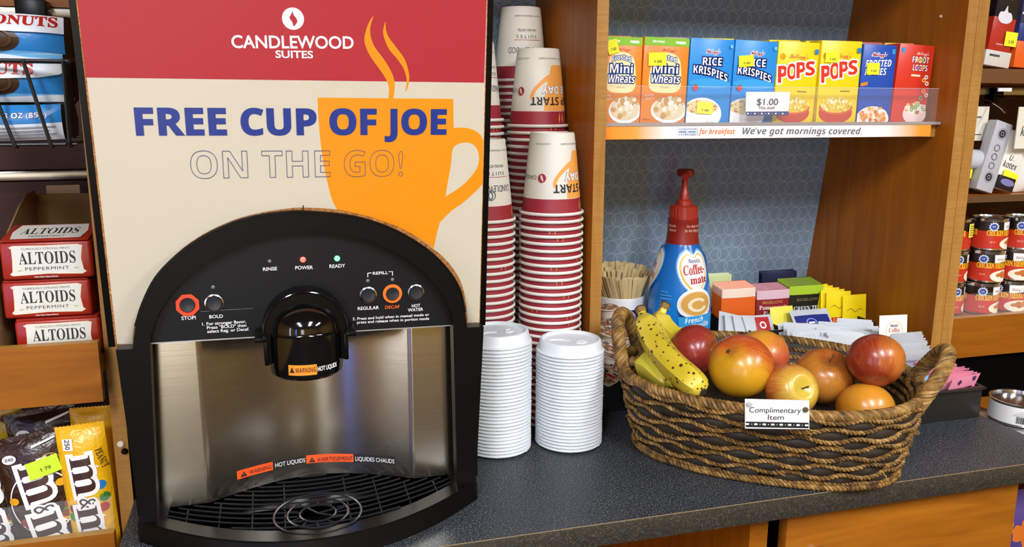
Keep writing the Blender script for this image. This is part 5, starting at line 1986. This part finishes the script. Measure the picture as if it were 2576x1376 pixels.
# ================================================================ left display unit: bins, mints, sweets, doughnuts
def left_unit():
    t = thing('display_unit', 'maple slat-wall display unit with snack bins left of the coffee machine', 'display shelf', (-.5, 1.02, ZF))
    B = lambda n, *a, m=WOOD, **k: bw(MB().bx(*a, m, **k), n, t)
    B('side_panel', -.1935, -.1778, 1.020, 1.45, ZF + .002, 1.0, front=EDGE)
    B('side_panel', -.92, -.903, 1.020, 1.45, ZF + .002, 1.0, front=EDGE)
    k = MB()
    z = -.10
    for z0, z1 in ((-.25, -.11), (-.105, .13), (.135, .355), (.372, .575), (.592, .80), (.81, 1.0)):
        k.bx(-.903, -.1935, 1.33, 1.345, z0, z1, DARKWOOD if z0 < .59 else WOODX)
    k.bx(-.903, -.1935, 1.345, 1.36, ZF + .002, 1.0, M('#1c120c', .8))
    bw(k, 'slat_wall', t)
    for z0 in (.357, .577):
        k = MB()
        k.bx(-.903, -.1935, 1.324, 1.335, z0, z0 + .0135, STEEL, bev=.002)
        bw(k, 'slat_rail', t)
    B('bin_floor', -.903, -.1935, 1.0, 1.33, .168, .1868, m=WOODX)
    B('bin_front', -.903, -.1935, .988, 1.0, .1385, .2075, m=WOODX, top=EDGEX)
    B('bin_floor', -.903, -.1965, 1.0, 1.33, -.095, -.080, m=WOODX)
    B('bin_front', -.903, -.1965, .988, 1.0, -.11, -.022, m=WOODX, top=EDGEX)
    k = MB()
    k.bx(-.903, -.1975, 1.0005, 1.0025, -.080, .018, ACRYLIC)
    bw(k, 'bin_guard', t)
    c = MB()
    c.lathe([(.0040, 0), (.0040, .002), (.0025, .0036), (0, .004)], M('#e6ddc9', .4), 16, X=Matrix.Translation((-.1855, 1.0198, .0735)) @ Matrix.Rotation(pi / 2, 4, 'X'))
    bw(c, 'screw_cap', t)
    c = MB()
    c.lathe([(.0036, 0), (.0036, .003), (.002, .005), (0, .0055)], BLACK, 16, X=Matrix.Translation((-.1822, 1.0198, .0645)) @ Matrix.Rotation(pi / 2, 4, 'X'))
    bw(c, 'screw_hole_plug', t)
    # bracket carrying the wire basket
    # ---- cardboard display carton with tins
    card = M('#8a6a3c', .8, name='corrugated_card')
    k = MB()
    fr = Frame((-.3, 0, 0), (0, 1, 0), (0, 0, 1))
    side = [(1.012, .188), (1.235, .188), (1.235, .352), (1.195, .352), (1.16, .342), (1.10, .318), (1.05, .296), (1.012, .276)]
    k.prism(side, 0, .002, card, Frame((-.300, 0, 0), (0, 1, 0), (0, 0, 1)))
    k.bx(-.298, -.1965, 1.233, 1.235, .188, .347, card)
    k.bx(-.285, -.245, 1.236, 1.238, .340, .358, M('#b89a78', .8))
    k.bx(-.298, -.1965, 1.012, 1.233, .1872, .1885, card)
    tag(k.build('display_carton'), 'open cardboard carton behind the stack of peppermint tins', 'carton')
    red, cream = M('#9c2414', .3), M('#dedcd0', .35)
    gk = M('#23281f', .5)
    for i, (xl, xr, zb, zt, yf, rz, nm) in enumerate(((-.2850, -.1985, .1890, .2315, 1.016, -.01, 'lowest red peppermint tin, half behind the wooden bin front'),
                                                   (-.2900, -.2010, .2322, .2752, 1.018, -.015, 'middle red peppermint tin of the stack of three'),
                                                   (-.2870, -.1955, .2760, .3200, 1.016, -.03, 'topmost red peppermint tin with its lid showing'))):
        w, h, d = xr - xl, zt - zb, .062
        if i == 0:
            xl += .004
        t = thing('peppermint_tin', nm, 'tin', (xl, yf, zb), group='peppermint tins in the carton', rz=rz)
        k = MB()
        k.bx(0, w, 0, d, 0, h * .96, red, bev=.0035, seg=3)
        fr = Frame((0, 0, 0))
        A = Art(k, fr, .0003)
        P = [(w * a, h * b) for a, b in ((.09, .15), (.12, .11), (.5, .14), (.88, .11), (.93, .17), (.90, .22), (.88, .5), (.90, .78), (.91, .83), (.86, .87), (.5, .86), (.15, .87), (.10, .83), (.13, .78), (.13, .5), (.12, .22))]
        A.poly(P, M('#f0dcb4', .4))
        A.poly([(w / 2 + (a - w / 2) * .97, h / 2 + (b - h / 2) * .95) for a, b in P], cream)
        A.text('CURIOUSLY STRONG MINTS', w * .24, h * .755, h * .055, gk, w=w * .53)
        A.text('ALTOIDS', w * .20, h * .40, h * .30, gk, st='b', w=w * .62)
        A.text('PEPPERMINT', w * .26, h * .24, h * .085, gk, w=w * .48, space=1.15)
        A.poly(sc2([(w * .17, h * .23), (w * .21, h * .26), (w * .235, h * .24), (w * .2, h * .22)], 3), M('#b9c08a', .5))
        A.poly(sc2([(w * .79, h * .27), (w * .82, h * .29), (w * .85, h * .27), (w * .82, h * .25)], 3), M('#b9c08a', .5))
        A.text('With Other Natural Flavors', w * .35, h * .055, h * .035, cream, w=w * .26, fat=.04)
        k.build('tin_body', t)
        k = MB()
        k.bx(.0015, w - .0015, .0015, d - .0015, h * .955, h * 1.0, red, bev=.0015)
        A = Art(k, Frame((0, 0, h), (1, 0, 0), (0, 1, 0)), .0003)
        A.poly([(w * .12, d * .10), (w * .88, d * .10), (w * .92, d * .5), (w * .88, d * .9), (w * .12, d * .9), (w * .08, d * .5)], cream)
        A.text('ALTOIDS', w * .18, d * .36, d * .34, gk, st='b', w=w * .64)
        A.text('PEPPERMINT', w * .3, d * .18, d * .09, gk, w=w * .4)
        lo = k.build('tin_lid', t)
        if i == 2:
            lo.rotation_euler = (.16, 0, 0)
            lo.location = (0, -.16 * h * 0 + .004, .0005)
    # ---- sweets bags
    def bag(nm, lb, col, loc, rot, w, h, d, art, sticker_at=None):
        t = thing(nm, lb, 'sweets bag', loc, rot=rot, group='sweets bags in the lower bin')
        m = NT('bag_film_' + col.strip('#'), .28)
        m.color(m.mix(m.noise(m.coord(), 30, 2), col, col))
        m.bump(m.noise(m.coord((1, 1, 1)), 45, 3, .6, 1.2), .55, .004)
        k = MB()
        packet(k, w, h, d, (m.m, m.m, m.m), n=14)
        for zz in (0, h):
            n = 26
            vs, fs = [], []
            for i in range(n + 1):
                x = (i / n - .5) * w
                vs += [(x, 0, zz), (x, 0, zz + (.0055 if zz else -.0055) + (.0012 if i % 2 else 0) * (1 if zz else -1))]
            for i in range(n):
                fs.append((2 * i, 2 * i + 2, 2 * i + 3, 2 * i + 1))
            k.add(vs, fs, m.m)
        if art:
            A = Art(k, pframe(w, h, d), .0005, .00005)
            art(A, w, h)
        k.build('bag_film', t)
        if sticker_at:
            k = MB()
            a, b, sw, sh, r = sticker_at
            A = Art(k, pframe(w, h, d), .0042, .0004)
            c, s = cos(r), sin(r)
            A.poly([(a + x * c - y * s, b + x * s + y * c) for x, y in ((0, 0), (sw, 0), (sw, sh), (0, sh))], M('#c6f01e', .6))
            A.text('1·79', a + sw * .36, b + sh * .36, sh * .2, M('#3a4a18', .6), st='sb', w=sw * .34, rot=r)
            k.build('price_label', t)
        return t
    CH = M('#3a1c12', .35)
    Wt = M('#f3f1ec', .35)
    def mmlogo(A, w, h, x0, sz, colour=CH):
        # big letters running down the bag, turned a quarter clockwise
        r = -pi / 2 + .06
        for ch, z, hh in (('m', .80, sz), ('&', .475, sz * .55), ('m', .40, sz), ("'s", .075, sz * .45)):
            A.text(ch, x0 + (0 if hh == sz else sz * .18), h * z, hh * 1.30, colour, st='b', w=(h * .30 if ch == 'm' else h * (.085 if ch == '&' else .07)), rot=r, out=Wt, outw=.085)
    def brown_art(A, w, h):
        A.ell(0.001, h * .50, w * .44, h * .26, Wt, 40, hole=.96)
        q = random.Random(2)
        for i in range(16):
            a = q.uniform(0, 6.28)
            A.ell(w * .37 * cos(a), h * .5 + h * .215 * sin(a), w * .07, h * .03, M(q.choice(['#c8321e', '#2a62b0', '#e0a21e', '#3f8a34', '#7a3a1c']), .3), 14)
        mmlogo(A, w, h, -w * .20, w * .40)
        A.ell(w * .24, h * .78, w * .15, h * .085, M('#c9a25a', .4), 28, hole=.93, rot=-.5)
        A.text('MILK', w * .24, h * .835, h * .032, M('#e8d28a', .4), st='sb', w=h * .085, rot=-1.1)
        A.text('CHOCOLATE', w * .17, h * .845, h * .024, M('#e8d28a', .4), st='sb', w=h * .12, rot=-1.1)
        A.ell(-w * .28, h * .88, w * .10, h * .035, M('#dcdcdc', .4), 20)
        A.text('240', -w * .34, h * .87, h * .022, INK, st='sb', w=w * .12)
        A.poly([(w * .05, h * .93), (w * .38, h * .97), (w * .38, h * .985), (w * .05, h * .95)], Wt)
    def yel_art(A, w, h):
        q = random.Random(8)
        for x, z, c in ((.30, .56, '#2c7cb8'), (.22, .50, '#e0b81e'), (.34, .46, '#3a7a34'), (-.33, .33, '#3f8a34'), (-.30, .40, '#7a2030'), (.30, .38, '#b5341e')):
            A.ell(w * x, h * z, w * .10, h * .038, M(c, .3), 18, rot=q.uniform(-1, 1))
        mmlogo(A, w, h, -w * .26, w * .47)
        A.ell(w * .33, h * .76, w * .10, h * .085, M('#e8b818', .4), 20, hole=.9)
        A.text('PEANUT', w * .27, h * .84, h * .045, CH, st='b', w=h * .16, rot=-1.35)
        A.poly([(-w * .36, h * .86), (-w * .15, h * .86), (-w * .15, h * .95), (-w * .36, h * .95)], Wt)
        A.text('250', -w * .31, h * .945, h * .035, INK, st='sb', w=h * .075, rot=-pi / 2)
    bag('sweets_bag', 'dark brown sweets bag with a lime price label at the front of the lower bin', '#30180f', (-.2640, 1.026, -.064), (-.10, -.16, .02), .078, .150, .026, brown_art, (-.004, .104, .034, .020, .10))
    bag('sweets_bag', 'dark brown chocolate sweets bag directly behind the one with the lime label', '#30180f', (-.2580, 1.062, -.064), (-.06, -.12, .05), .080, .168, .026, brown_art)
    bag('sweets_bag', 'dark brown sweets bag cut by the left picture edge in the lower bin', '#2a150e', (-.3300, 1.045, -.064), (-.1, -.1, .1), .070, .135, .026, brown_art)
    bag('sweets_bag', 'yellow peanut sweets bag at the front of the lower bin', '#eeb414', (-.2215, 1.022, -.060), (-.05, -.055, -.02), .0530, .153, .026, yel_art)
    bag('sweets_bag', 'yellow peanut sweets bag showing only its top behind the front one', '#eeb414', (-.2200, 1.056, -.064), (0, 0, -.04), .050, .168, .022, None)
    bag('sweets_bag', 'small yellow and red sweets bag at the left picture edge above the brown bags', '#d8b21e', (-.3220, 1.095, .045), (-.1, -.2, 0), .050, .050, .02, lambda A, w, h: (A.rect(-w * .4, w * .45, h * .02, h * .35, M('#a8241c', .35)), A.poly([(w * .0, h * .9), (w * .4, h * .6), (w * .44, h * .7), (w * .1, h)], M('#5a3414', .4))))
    # ---- wire basket and doughnut bags
    t = thing('wire_basket', 'black wire basket hanging on the slat wall with doughnut bags', 'wire basket', (-.35, 1.0, .42))
    wire = M('#0d0d0e', .35, name='black_wire')
    xR, yF, zT, zB = -.2005, .998, .509, .4235
    k = MB()
    k.tube(smooth_curve([(-.60, yF, zT), (xR - .03, yF, zT), (xR - .006, yF + .002, zT), (xR, yF + .012, zT + .001), (xR, 1.10, zT + .006), (xR, 1.30, zT + .012)], 6), .0024, wire, 8)
    bw(k, 'top_rail', t)
    k = MB()
    k.tube(smooth_curve([(-.60, yF + .004, zB), (xR - .03, yF + .004, zB), (xR - .008, yF + .006, zB), (xR - .003, yF + .014, zB), (xR - .003, 1.3, zB)], 6), .0016, wire, 8)
    bw(k, 'bottom_rail', t)
    for xt, xb in ((-.2010, -.2035), (-.2385, -.2215), (-.2770, -.2555), (-.3160, -.2920), (-.355, -.335), (-.394, -.38)):
        k = MB()
        k.tube([(xt, yF - .002, zT + .001), (xb, yF + .002, zB - .0015), (xb, yF + .01, zB - .0025)], .0020, wire, 8)
        bw(k, 'upright_wire', t)
    for y in (1.06, 1.14, 1.22):
        k = MB()
        k.tube([(-.60, y, zB - .0012), (xR - .003, y, zB - .0012)], .0014, wire, 6)
        bw(k, 'floor_wire', t)
    k = MB()
    k.bx(-.312, -.275, 1.29, 1.3235, .545, .598, BLACK, bev=.002)
    bw(k, 'bracket', t)
    film = M('#1b1512', .12, name='clear_film_over_chocolate', coat=.4)
    choc = M('#3b2413', .35)
    lb_ = M('#6fb6e4', .3)
    sk = M('#2f83c8', .3)
    w9 = M('#e6edf2', .35)
    rd = M('#b8241c', .35)
    def donut_art(tx0, tx1, tz, ty):
        def art(A, w, h):
            A.rect(-w * .5, w * .46, h * .03, h * .97, lb_)
            A.poly([(-w * .5, h * .55), (w * .46, h * .60), (w * .46, h * .2), (-w * .5, h * .2)], sk)
            A.poly(sc2([(w * .14, h * .95), (w * .30, h * .9), (w * .46, h * .86), (w * .46, h * .72), (w * .25, h * .70), (w * .1, h * .75)], 3), w9)
            A.poly(sc2([(-w * .52, h * .66), (-w * .2, h * .68), (w * .10, h * .66), (w * .24, h * .5), (w * .24, h * .28), (w * .14, h * .16), (-w * .2, h * .14), (-w * .52, h * .16)], 4), choc)
            A.poly(sc2([(-w * .5, h * .20), (-w * .2, h * .15), (w * .12, h * .12), (w * .46, h * .18), (w * .46, h * .05), (-w * .5, h * .04)], 3), w9)
            for i in range(5):
                A.ell(-w * .42 + w * .145 * i, h * .40, w * .062, h * .17, M('#52341c', .3), 20, hole=.8)
            A.poly(sc2([(tx0 - .004, tz + .012), (tx1 + .004, tz + .016), (tx1 + .004, tz - .003), (tx0 - .004, tz - .005)], 4), w9)
            A.text('CHOCOLATE DONUTS', tx0, tz, .0112, rd, st='b', w=tx1 - tx0, rot=ty, fat=.02)
            A.rect(w * .465, w * .5, h * .02, h * .98, film)
        return art
    def dbag(lb, loc, w, h, d, art, rot, fmat=lb_):
        t = thing('doughnut_bag', lb, 'doughnut bag', loc, rot=rot, group='doughnut bags in the wire basket')
        m = NT('doughnut_film', .16)
        m.color(m.mix(.5, '#1d1613', '#241a14'))
        m.bump(m.noise(m.coord(), 60, 3, .6, 1), .6, .004)
        k = MB()
        packet(k, w, h, d, (m.m, m.m, m.m), n=14)
        k.add([(w * .5, -.002, h * .02), (w * .515, .004, h * .1), (w * .52, .006, h * .5), (w * .515, .004, h * .9), (w * .5, -.002, h * .98)], [(0, 1, 2), (0, 2, 4), (2, 3, 4)], m.m)
        A = Art(k, pframe(w, h, d), .0010, .00035)
        A.lim = (-w * .5, w * .5, h * .01, h * .99)
        art(A, w, h)
        k.build('bag_film', t)
        return t
    dbag('topmost blue doughnut bag lying over the rail of the wire basket', (-.2955, 1.055, .5055), .190, .052, .075, donut_art(-.098, .083, .0335, .02), (-.18, -.01, 0))
    dbag('middle blue doughnut bag behind the wires of the basket', (-.2975, 1.045, .4645), .190, .054, .07, donut_art(-.132, .062, .030, 0), (-.05, 0, 0))
    def back_art(A, w, h):
        A.rect(-w * .5, w * .45, h * .5, h * .97, sk)
        A.rect(-w * .5, w * .45, h * .03, h * .5, w9)
        A.text('NET WT 3 OZ (85g)', w * .00, h * .66, h * .13, w9, st='sb', w=w * .38, out=M('#2a4a8a', .4), outw=.05)
        for i in range(4):
            A.rect(-w * .3, w * (.42 - .03 * (i % 2)), h * (.385 - .10 * i), h * (.425 - .10 * i), M('#9aa2aa', .5))
        s = 1
        A.rect(-w * .34, w * -.06, h * .45, h * .98, M('#e8ee1a', .5))
        A.text('1·29', -w * .24, h * .6, h * .12, M('#5a5a18', .5), w=w * .1)
    dbag('lowest doughnut bag showing its blue and white back with a yellow label', (-.298, 1.040, .4275), .186, .040, .06, back_art, (.12, 0, 0))
left_unit()

# ================================================================ right display unit
def right_unit():
    t = thing('display_unit', 'maple display unit with canned sausages right of the counter', 'display shelf', (1.5, 1.125, ZF))
    B = lambda n, *a, m=WOOD, **k: bw(MB().bx(*a, m, **k), n, t)
    B('side_panel', 1.0802, 1.1010, 1.125, 1.55, ZF + .002, .92, front=EDGE)
    B('side_panel', 1.90, 1.92, 1.125, 1.55, ZF + .002, .92, front=EDGE)
    B('back_panel', 1.101, 1.90, 1.50, 1.515, ZF + .002, .92, m=DARKWOOD)
    B('bin_front', 1.1012, 1.90, 1.1255, 1.1402, .0385, .1095, m=WOODX, top=EDGEX)
    B('shelf', 1.1012, 1.90, 1.1404, 1.50, .088, .1055, m=WOODX)
    B('shelf', 1.101, 1.90, 1.20, 1.50, .296, .308, m=WOOD, front=M('#5a3c20', .5))
    B('shelf', 1.101, 1.90, 1.20, 1.50, .502, .526, m=WOOD, front=M('#6b4320', .5))
    B('side_panel', 1.060, 1.0798, 1.13, 1.55, ZF + .002, -.0005, m=WOOD)
    B('low_shelf', 1.032, 1.90, .885, 1.50, -.062, -.045, m=WOOD)
    B('shade_sheet', 1.0802, 1.90, 1.141, 1.147, -.0445, .087, m=VOID)  # black sheet added to paint the deep shade under the bin front
    k = MB()
    k.bx(1.1012, 1.90, 1.1258, 1.1278, .1096, .151, ACRYLIC)
    bw(k, 'bin_guard', t)
    k = MB()
    k.bx(1.101, 1.90, 1.33, 1.342, .482, .498, STEEL, bev=.002)
    bw(k, 'hook_rail', t)
    for x in (1.235, 1.335):
        k = MB()
        k.bx(x - .012, x + .012, 1.318, 1.34, .466, .496, BLACK, bev=.002)
        k.tube(smooth_curve([(x, 1.32, .480), (x, 1.25, .474), (x, 1.215, .462), (x - .006, 1.195, .452)], 5), .0018, CHROME, 8)
        k.bx(x - .016, x + .012, 1.205, 1.208, .488, .494, WHITE)
        bw(k, 'peg_hook', t)
    # ---- cans of sausages
    R, H = .0302, .0562
    def can_proto():
        P = thing('sausage_can', 'can', 'can')
        k = MB()
        k.lathe([(0, .0012), (R * .9, .0012), (R * .93, 0), (R, .001), (R, .0035)], CHROME, 40)
        lab = M('#9c1f16', .35)
        blk = M('#1c0d0a', .35)
        k.lathe([(R - .0004, .0035), (R - .0004, H * .60)], M('#c4301c', .35), 40)
        k.lathe([(R - .0004, H * .60), (R - .0004, H - .006)], blk, 40)
        f = Frame((0, 0, 0), fn=lambda a, b, d: Vector(((R - .0004 + d) * sin(a / R), -(R - .0004 + d) * cos(a / R), b)), maxlen=.0035)
        A = Art(k, f, .0003, .00007)
        for ph in (0, pi):
            o = ph * R
            A.poly([(o - .013, H * .88), (o + .012, H * .88), (o + .013, H * .66), (o - .012, H * .63)], M('#f3f0ea', .4))
            A.text("Libby's", o - .009, H * .70, .0055, M('#8a1c18', .4), st='sc', w=.018)
            A.text('CHICKEN VIENNA SAUSAGE', o - .040, H * .47, .0088, M('#f2c81e', .4), st='b', w=.080, fat=.02)
            A.text('IN CHICKEN BROTH', o - .012, H * .455, .0022, M('#f2c81e', .4), w=.024)
            A.ell(o + .006, H * .215, .024, .0105, M('#efe6d0', .4), 28)
            for i, (x, z) in enumerate(((-.006, .25), (.004, .21), (.014, .24), (.0, .30), (.011, .31))):
                A.ell(o + .004 + x, H * z, .0062, .0034, M(['#c47a34', '#b8692a', '#cf8a40', '#bb7030', '#c98238'][i], .4), 16, rot=.1 * i)
            A.poly([(o - .030 + (.0085 if i % 2 else .0065) * cos(2 * pi * i / 24), H * .74 + (.0085 if i % 2 else .0065) * sin(2 * pi * i / 24)) for i in range(24)], M('#cfd6e2', .4))
            A.ell(o - .030, H * .74, .0052, .0052, M('#2a4a9a', .4), 16)
            A.text('#1', o - .0325, H * .72, .003, WHITE, st='sb')
            A.text('NET WT', o - .034, H * .24, .003, M('#f0d8b0', .4), w=.009)
        A.rect(.045, .062, H * .42, H * .84, M('#efe64a', .4))
        for i in range(5):
            A.rect(.047, .060 - .002 * (i % 2), H * (.48 + .07 * i), H * (.50 + .07 * i), INK)
        k.build('can_body', P)
        k = MB()
        k.lathe([(R - .0002, H - .006), (R, H - .003), (R + .0004, H - .001), (R - .0006, H), (R - .0020, H - .0008), (R - .0030, H - .0035), (0, H - .0035)], CHROME, 40)
        k.tube([(.006 * cos(a), .010 + .007 * sin(a), H - .0022) for a in [2 * pi * i / 16 for i in range(16)]], .0011, CHROME, 6, closed=True)
        k.lathe([(.004, 0), (.003, .001), (0, .001)], CHROME, 12, X=Matrix.Translation((0, .002, H - .0035)))
        k.build('can_lid', P)
        return P
    P = can_proto()
    n = 0
    rows = {0: 'bottom', 1: 'middle', 2: 'top'}
    cols = {0: 'half hidden by the post', 1: 'beside the post', 2: 'second from the post', 3: 'third from the post'}
    rots = {(0, 0): .9, (0, 1): .35, (0, 2): -.35, (1, 0): .8, (1, 1): .10, (1, 2): -.45, (2, 0): -1.35, (2, 1): .45, (2, 2): .15, (0, 3): 0, (1, 3): .4, (2, 3): -.3}
    for r in range(3):
        for c in range(4):
            x = (1.1345, 1.1975, 1.2600, 1.323)[c] + (0, .004, .003)[r] * (1 if c else 0)
            place(P, n, 'red and black sausage can, %s layer, %s' % (rows[r], cols[c]), 'can', 'sausage cans on the shelf', (x, 1.172 + (.012 if c == 0 else 0) - (.009 if (r, c) == (2, 2) else 0), .1060 + r * (H + .0006)), (0, 0, rots[(r, c)]))
            n += 1
    # ---- packs on the pegs and shelves
    card = M('#e6e2cc', .45)
    def hang(nm, lb, cat, loc, fn, rot=(0, 0, 0)):
        t = thing(nm, lb, cat, loc, rot=rot)
        fn(t)
        return t
    def spice(t):
        k = MB()
        k.bx(-.040, .042, -.001, .001, -.060, 0, card)
        A = Art(k, Frame((0, -.001, 0)), .0003)
        A.text('Spice', -.028, -.042, .012, INK, st='sc', w=.036)
        A.rect(-.036, .030, -.050, -.0485, INK)
        A.rect(.012, .026, -.020, -.017, M('#6a6a60', .5))
        k.build('header_card', t)
        k = MB()
        k.lathe([(0, -.026), (.014, -.024), (.020, -.016), (.022, .0), (.021, .016), (.014, .026), (0, .028)], M('#c9cdd2', .15, coat=.4), 24, X=Matrix.Translation((.002, -.010, -.092)) @ Matrix.Rotation(pi / 2, 4, 'Y') @ Matrix.Scale(1.25, 4, (0, 0, 1)) @ Matrix.Scale(.82, 4))
        k.build('blister', t)
        k = MB()
        k.bx(-.030, .036, -.004, .001, -.150, -.108, M('#231d22', .4))
        A = Art(k, Frame((0, -.004, 0)), .0003)
        A.rect(-.026, -.004, -.128, -.124, WHITE)
        A.rect(-.026, -.008, -.136, -.133, WHITE)
        A.rect(.0, .022, -.140, -.134, M('#8a2a3a', .5))
        k.build('lower_card', t)
        k = MB()
        sticker(k, Frame((0, -.012, 0)), -.028, -.122, .034, .024, -.12, '1·49')
        k.build('price_label', t)
    hang('hanging_pack', 'cream Spice blister pack hanging beside the right post', 'blister pack', (1.196, 1.240, .462), spice)
    def header(text, h):
        def f(t):
            k = MB()
            k.bx(-.035, .038, -.001, .001, -.072, 0, card)
            A = Art(k, Frame((0, -.001, 0)), .0003)
            A.text('U.', -.004, -.030, .013, INK, st='si')
            A.text('kotex', -.026, -.050, .016, INK, st='si', w=.046)
            k.build('header_card', t)
        return f
    hang('hanging_pack', 'cream U. kotex header card hanging on the second peg', 'blister pack', (1.292, 1.195, .462), header('', 0))
    def tilted(t):
        k = MB()
        g = M('#b9b9bd', .4)
        k.bx(-.019, .019, -.020, .0, 0, .125, g, bev=.002)
        k.bx(.0192, .062, -.018, .0, .013, .118, M('#ece9dc', .45), bev=.002)
        A = Art(k, Frame((0, -.020, 0)), .0004)
        for z in (.018 + .008, .104):
            A.ell(0, z, .0072, .0072, INK, 22)
            A.ell(0, z, .0038, .0042, M('#8a8a90', .4), 18, hole=.6)
            A.ell(0, z, .0100, .0100, M('#8d8d92', .4), 22, hole=.9)
        for z in (.046, .062, .078):
            A.ell(-.002, z, .0062, .0062, M('#5c5c70', .4), 18, hole=.8)
        A.fr = Frame((0, -.018, 0))
        A.text('U.', .034, .066, .009, INK, st='si')
        A.text('kotex', .024, .052, .011, INK, st='si', w=.032)
        k.build('carton', t)
        k = MB()
        k.bx(.020, .058, -.024, -.0185, .013, .036, M('#17151a', .4), bev=.001)
        A = Art(k, Frame((0, -.024, 0)), .0003)
        A.ell(.040, .026, .016, .006, M('#7d78b0', .4), 20)
        k.build('black_band', t)
        k = MB()
        sticker(k, Frame((0, -.020, 0)), .026, .028, .034, .020, -.1, '2·49')
        k.build('price_label', t)
    hang('sanitary_carton', 'tilted grey and cream U. kotex carton with black rings on the middle shelf', 'carton', (1.2165, 1.228, .3142), tilted, (-.03, .27, 0))
    def pouch(t):
        k = MB()
        packet(k, .09, .10, .04, (M('#e9e6da', .4),) * 3, n=10)
        k.build('pouch_film', t)
    hang('white_pouch', 'plump white pouch at the right picture edge on the middle shelf', 'pouch', (1.345, 1.23, .309), pouch)
    def shave(t):
        k = MB()
        k.bx(0, .055, 0, .040, .0, .026, M('#d9d4c8', .4), bev=.001)
        k.bx(.004, .052, .002, .040, .026, .082, M('#b8301e', .35), bev=.001)
        k.bx(.004, .052, .002, .040, .082, .165, M('#17141a', .35), bev=.001)
        A = Art(k, Frame((0, .002, 0)), .0004)
        A.poly(sc2([(.012, .080), (.020, .073), (.034, .073), (.042, .080), (.038, .090), (.030, .092), (.027, .102), (.022, .092), (.014, .090)], 4), M('#e6e6ea', .4))
        A.text('Foaming', .015, .120, .0065, WHITE, st='sbi', w=.030)
        A.rect(.018, .036, .112, .115, M('#8a8a92', .4))
        A.rect(.018, .034, .036, .0385, M('#e0908a', .4))
        A.fr = Frame((0, 0, 0))
        A.rect(.008, .030, .016, .0195, M('#4a4a4a', .5))
        k.build('carton', t)
        k = MB()
        sticker(k, Frame((0, .002, 0)), .034, .036, .026, .024, .04, '3·29')
        k.build('price_label', t)
    hang('shaving_foam_carton', 'black and red shaving foam carton with a yellow label on the top shelf', 'carton', (1.190, 1.215, .5335), shave, (0, .12, 0))
    def blu(t):
        k = MB()
        k.bx(0, .06, 0, .04, 0, .045, M('#e8641e', .35), bev=.001)
        k.bx(0, .06, 0, .04, .045, .075, M('#2c3a7c', .35), bev=.001)
        k.bx(0, .06, 0, .04, .075, .16, M('#3a3a58', .35), bev=.001)
        A = Art(k, Frame((0, 0, 0)), .0004)
        A.poly([(.0, .09), (.03, .08), (.05, .10), (.02, .115)], M('#dfe3f2', .4))
        k.build('carton', t)
        k = MB()
        sticker(k, Frame((0, 0, 0)), .006, .10, .04, .026, .1, '2·99')
        k.build('price_label', t)
    hang('toiletry_carton', 'blue and orange carton with a yellow label at the right picture edge', 'carton', (1.2545, 1.215, .5298), blu, (0, .05, 0))
    # ---- tin and foil pouch beyond the counter end
    pos = at(2560, 1052, z=-.012)
    t = thing('tuna_tin', 'low white labelled tin with a bar code on a foil pouch beyond the counter end', 'tin', (pos.x, pos.y, -.0125))
    k = MB()
    r, h = .0430, .0345
    k.lathe([(0, 0), (r - .001, 0), (r, .0012), (r - .0004, .003)], CHROME, 48)
    k.lathe([(r - .0005, .003), (r - .0005, h - .004)], M('#e9e9e6', .4), 48)
    k.lathe([(r - .0005, h - .004), (r, h - .002), (r, h - .0004), (r - .0016, h), (r - .0030, h - .001), (r - .0040, h - .007), (r - .012, h - .008), (0, h - .008)], CHROME, 48, mats=[CHROME] * 5 + [M('#6a6660', .25, 1)] * 2)
    f = Frame((0, 0, 0), fn=lambda a, b, d: Vector(((r + d) * sin(a / r), -(r + d) * cos(a / r), b)), maxlen=.006)
    A = Art(k, f, .0002)
    q = random.Random(1)
    x = -.038
    for i in range(24):
        wd = q.choice([.0004, .0007, .0011])
        if i != 9:
            A.rect(x, x + wd, .006, .0165, INK)
        x += wd + q.choice([.0004, .0007])
    for i in range(3):
        A.rect(-.034 - .004 * i, -.004 * i, .0245 - .003 * i, .0253 - .003 * i, M('#a5a5a5', .5))
    A.ell(.016, .012, .010, .006, M('#dcb070', .4), 18)
    A.ell(.024, .006, .006, .006, M('#5fa04a', .4), 14)
    k.build('can_body', t)
    t = thing('foil_pouch', 'flat silver foil pouch under the white tin beyond the counter end', 'pouch', (1.082, .975, -.0445), rot=(0, 0, .12))
    k = MB()
    fo = NT('crumpled_foil', .25, Metallic=.8)
    fo.color(fo.mix(fo.noise(fo.coord(), 40, 2), '#c9c9c4', '#efefec'))
    fo.bump(fo.noise(fo.coord(), 60, 3, .6, 1), .8, .004)
    X = Matrix.Rotation(-pi / 2, 4, 'X') @ Matrix.Translation((0, -.016, -.09))
    packet(k, .095, .19, .030, (fo.m, fo.m, fo.m), X=X, n=12)
    k.build('pouch_film', t)
    t = thing('snack_bag', 'purple and orange snack bag on the low shelf right of the cabinet door', 'snack bag', (1.10, .985, -.36))
    k = MB()
    m = NT('snack_film', .3)
    m.color(m.ramp(m.noise(m.coord(), 22, 2), [(.4, '#4a3a7a'), (.5, '#c86a22'), (.6, '#8a3a1c'), (.7, '#e0c08a')], 'CONSTANT'))
    packet(k, .14, .22, .06, (m.m, m.m, m.m), n=10)
    k.build('bag_film', t)
    B2 = MB().bx(1.032, 1.90, .94, 1.50, -.38, -.362, WOODX)
    bw(B2, 'low_shelf', bpy.data.objects['display_unit.001'])
right_unit()
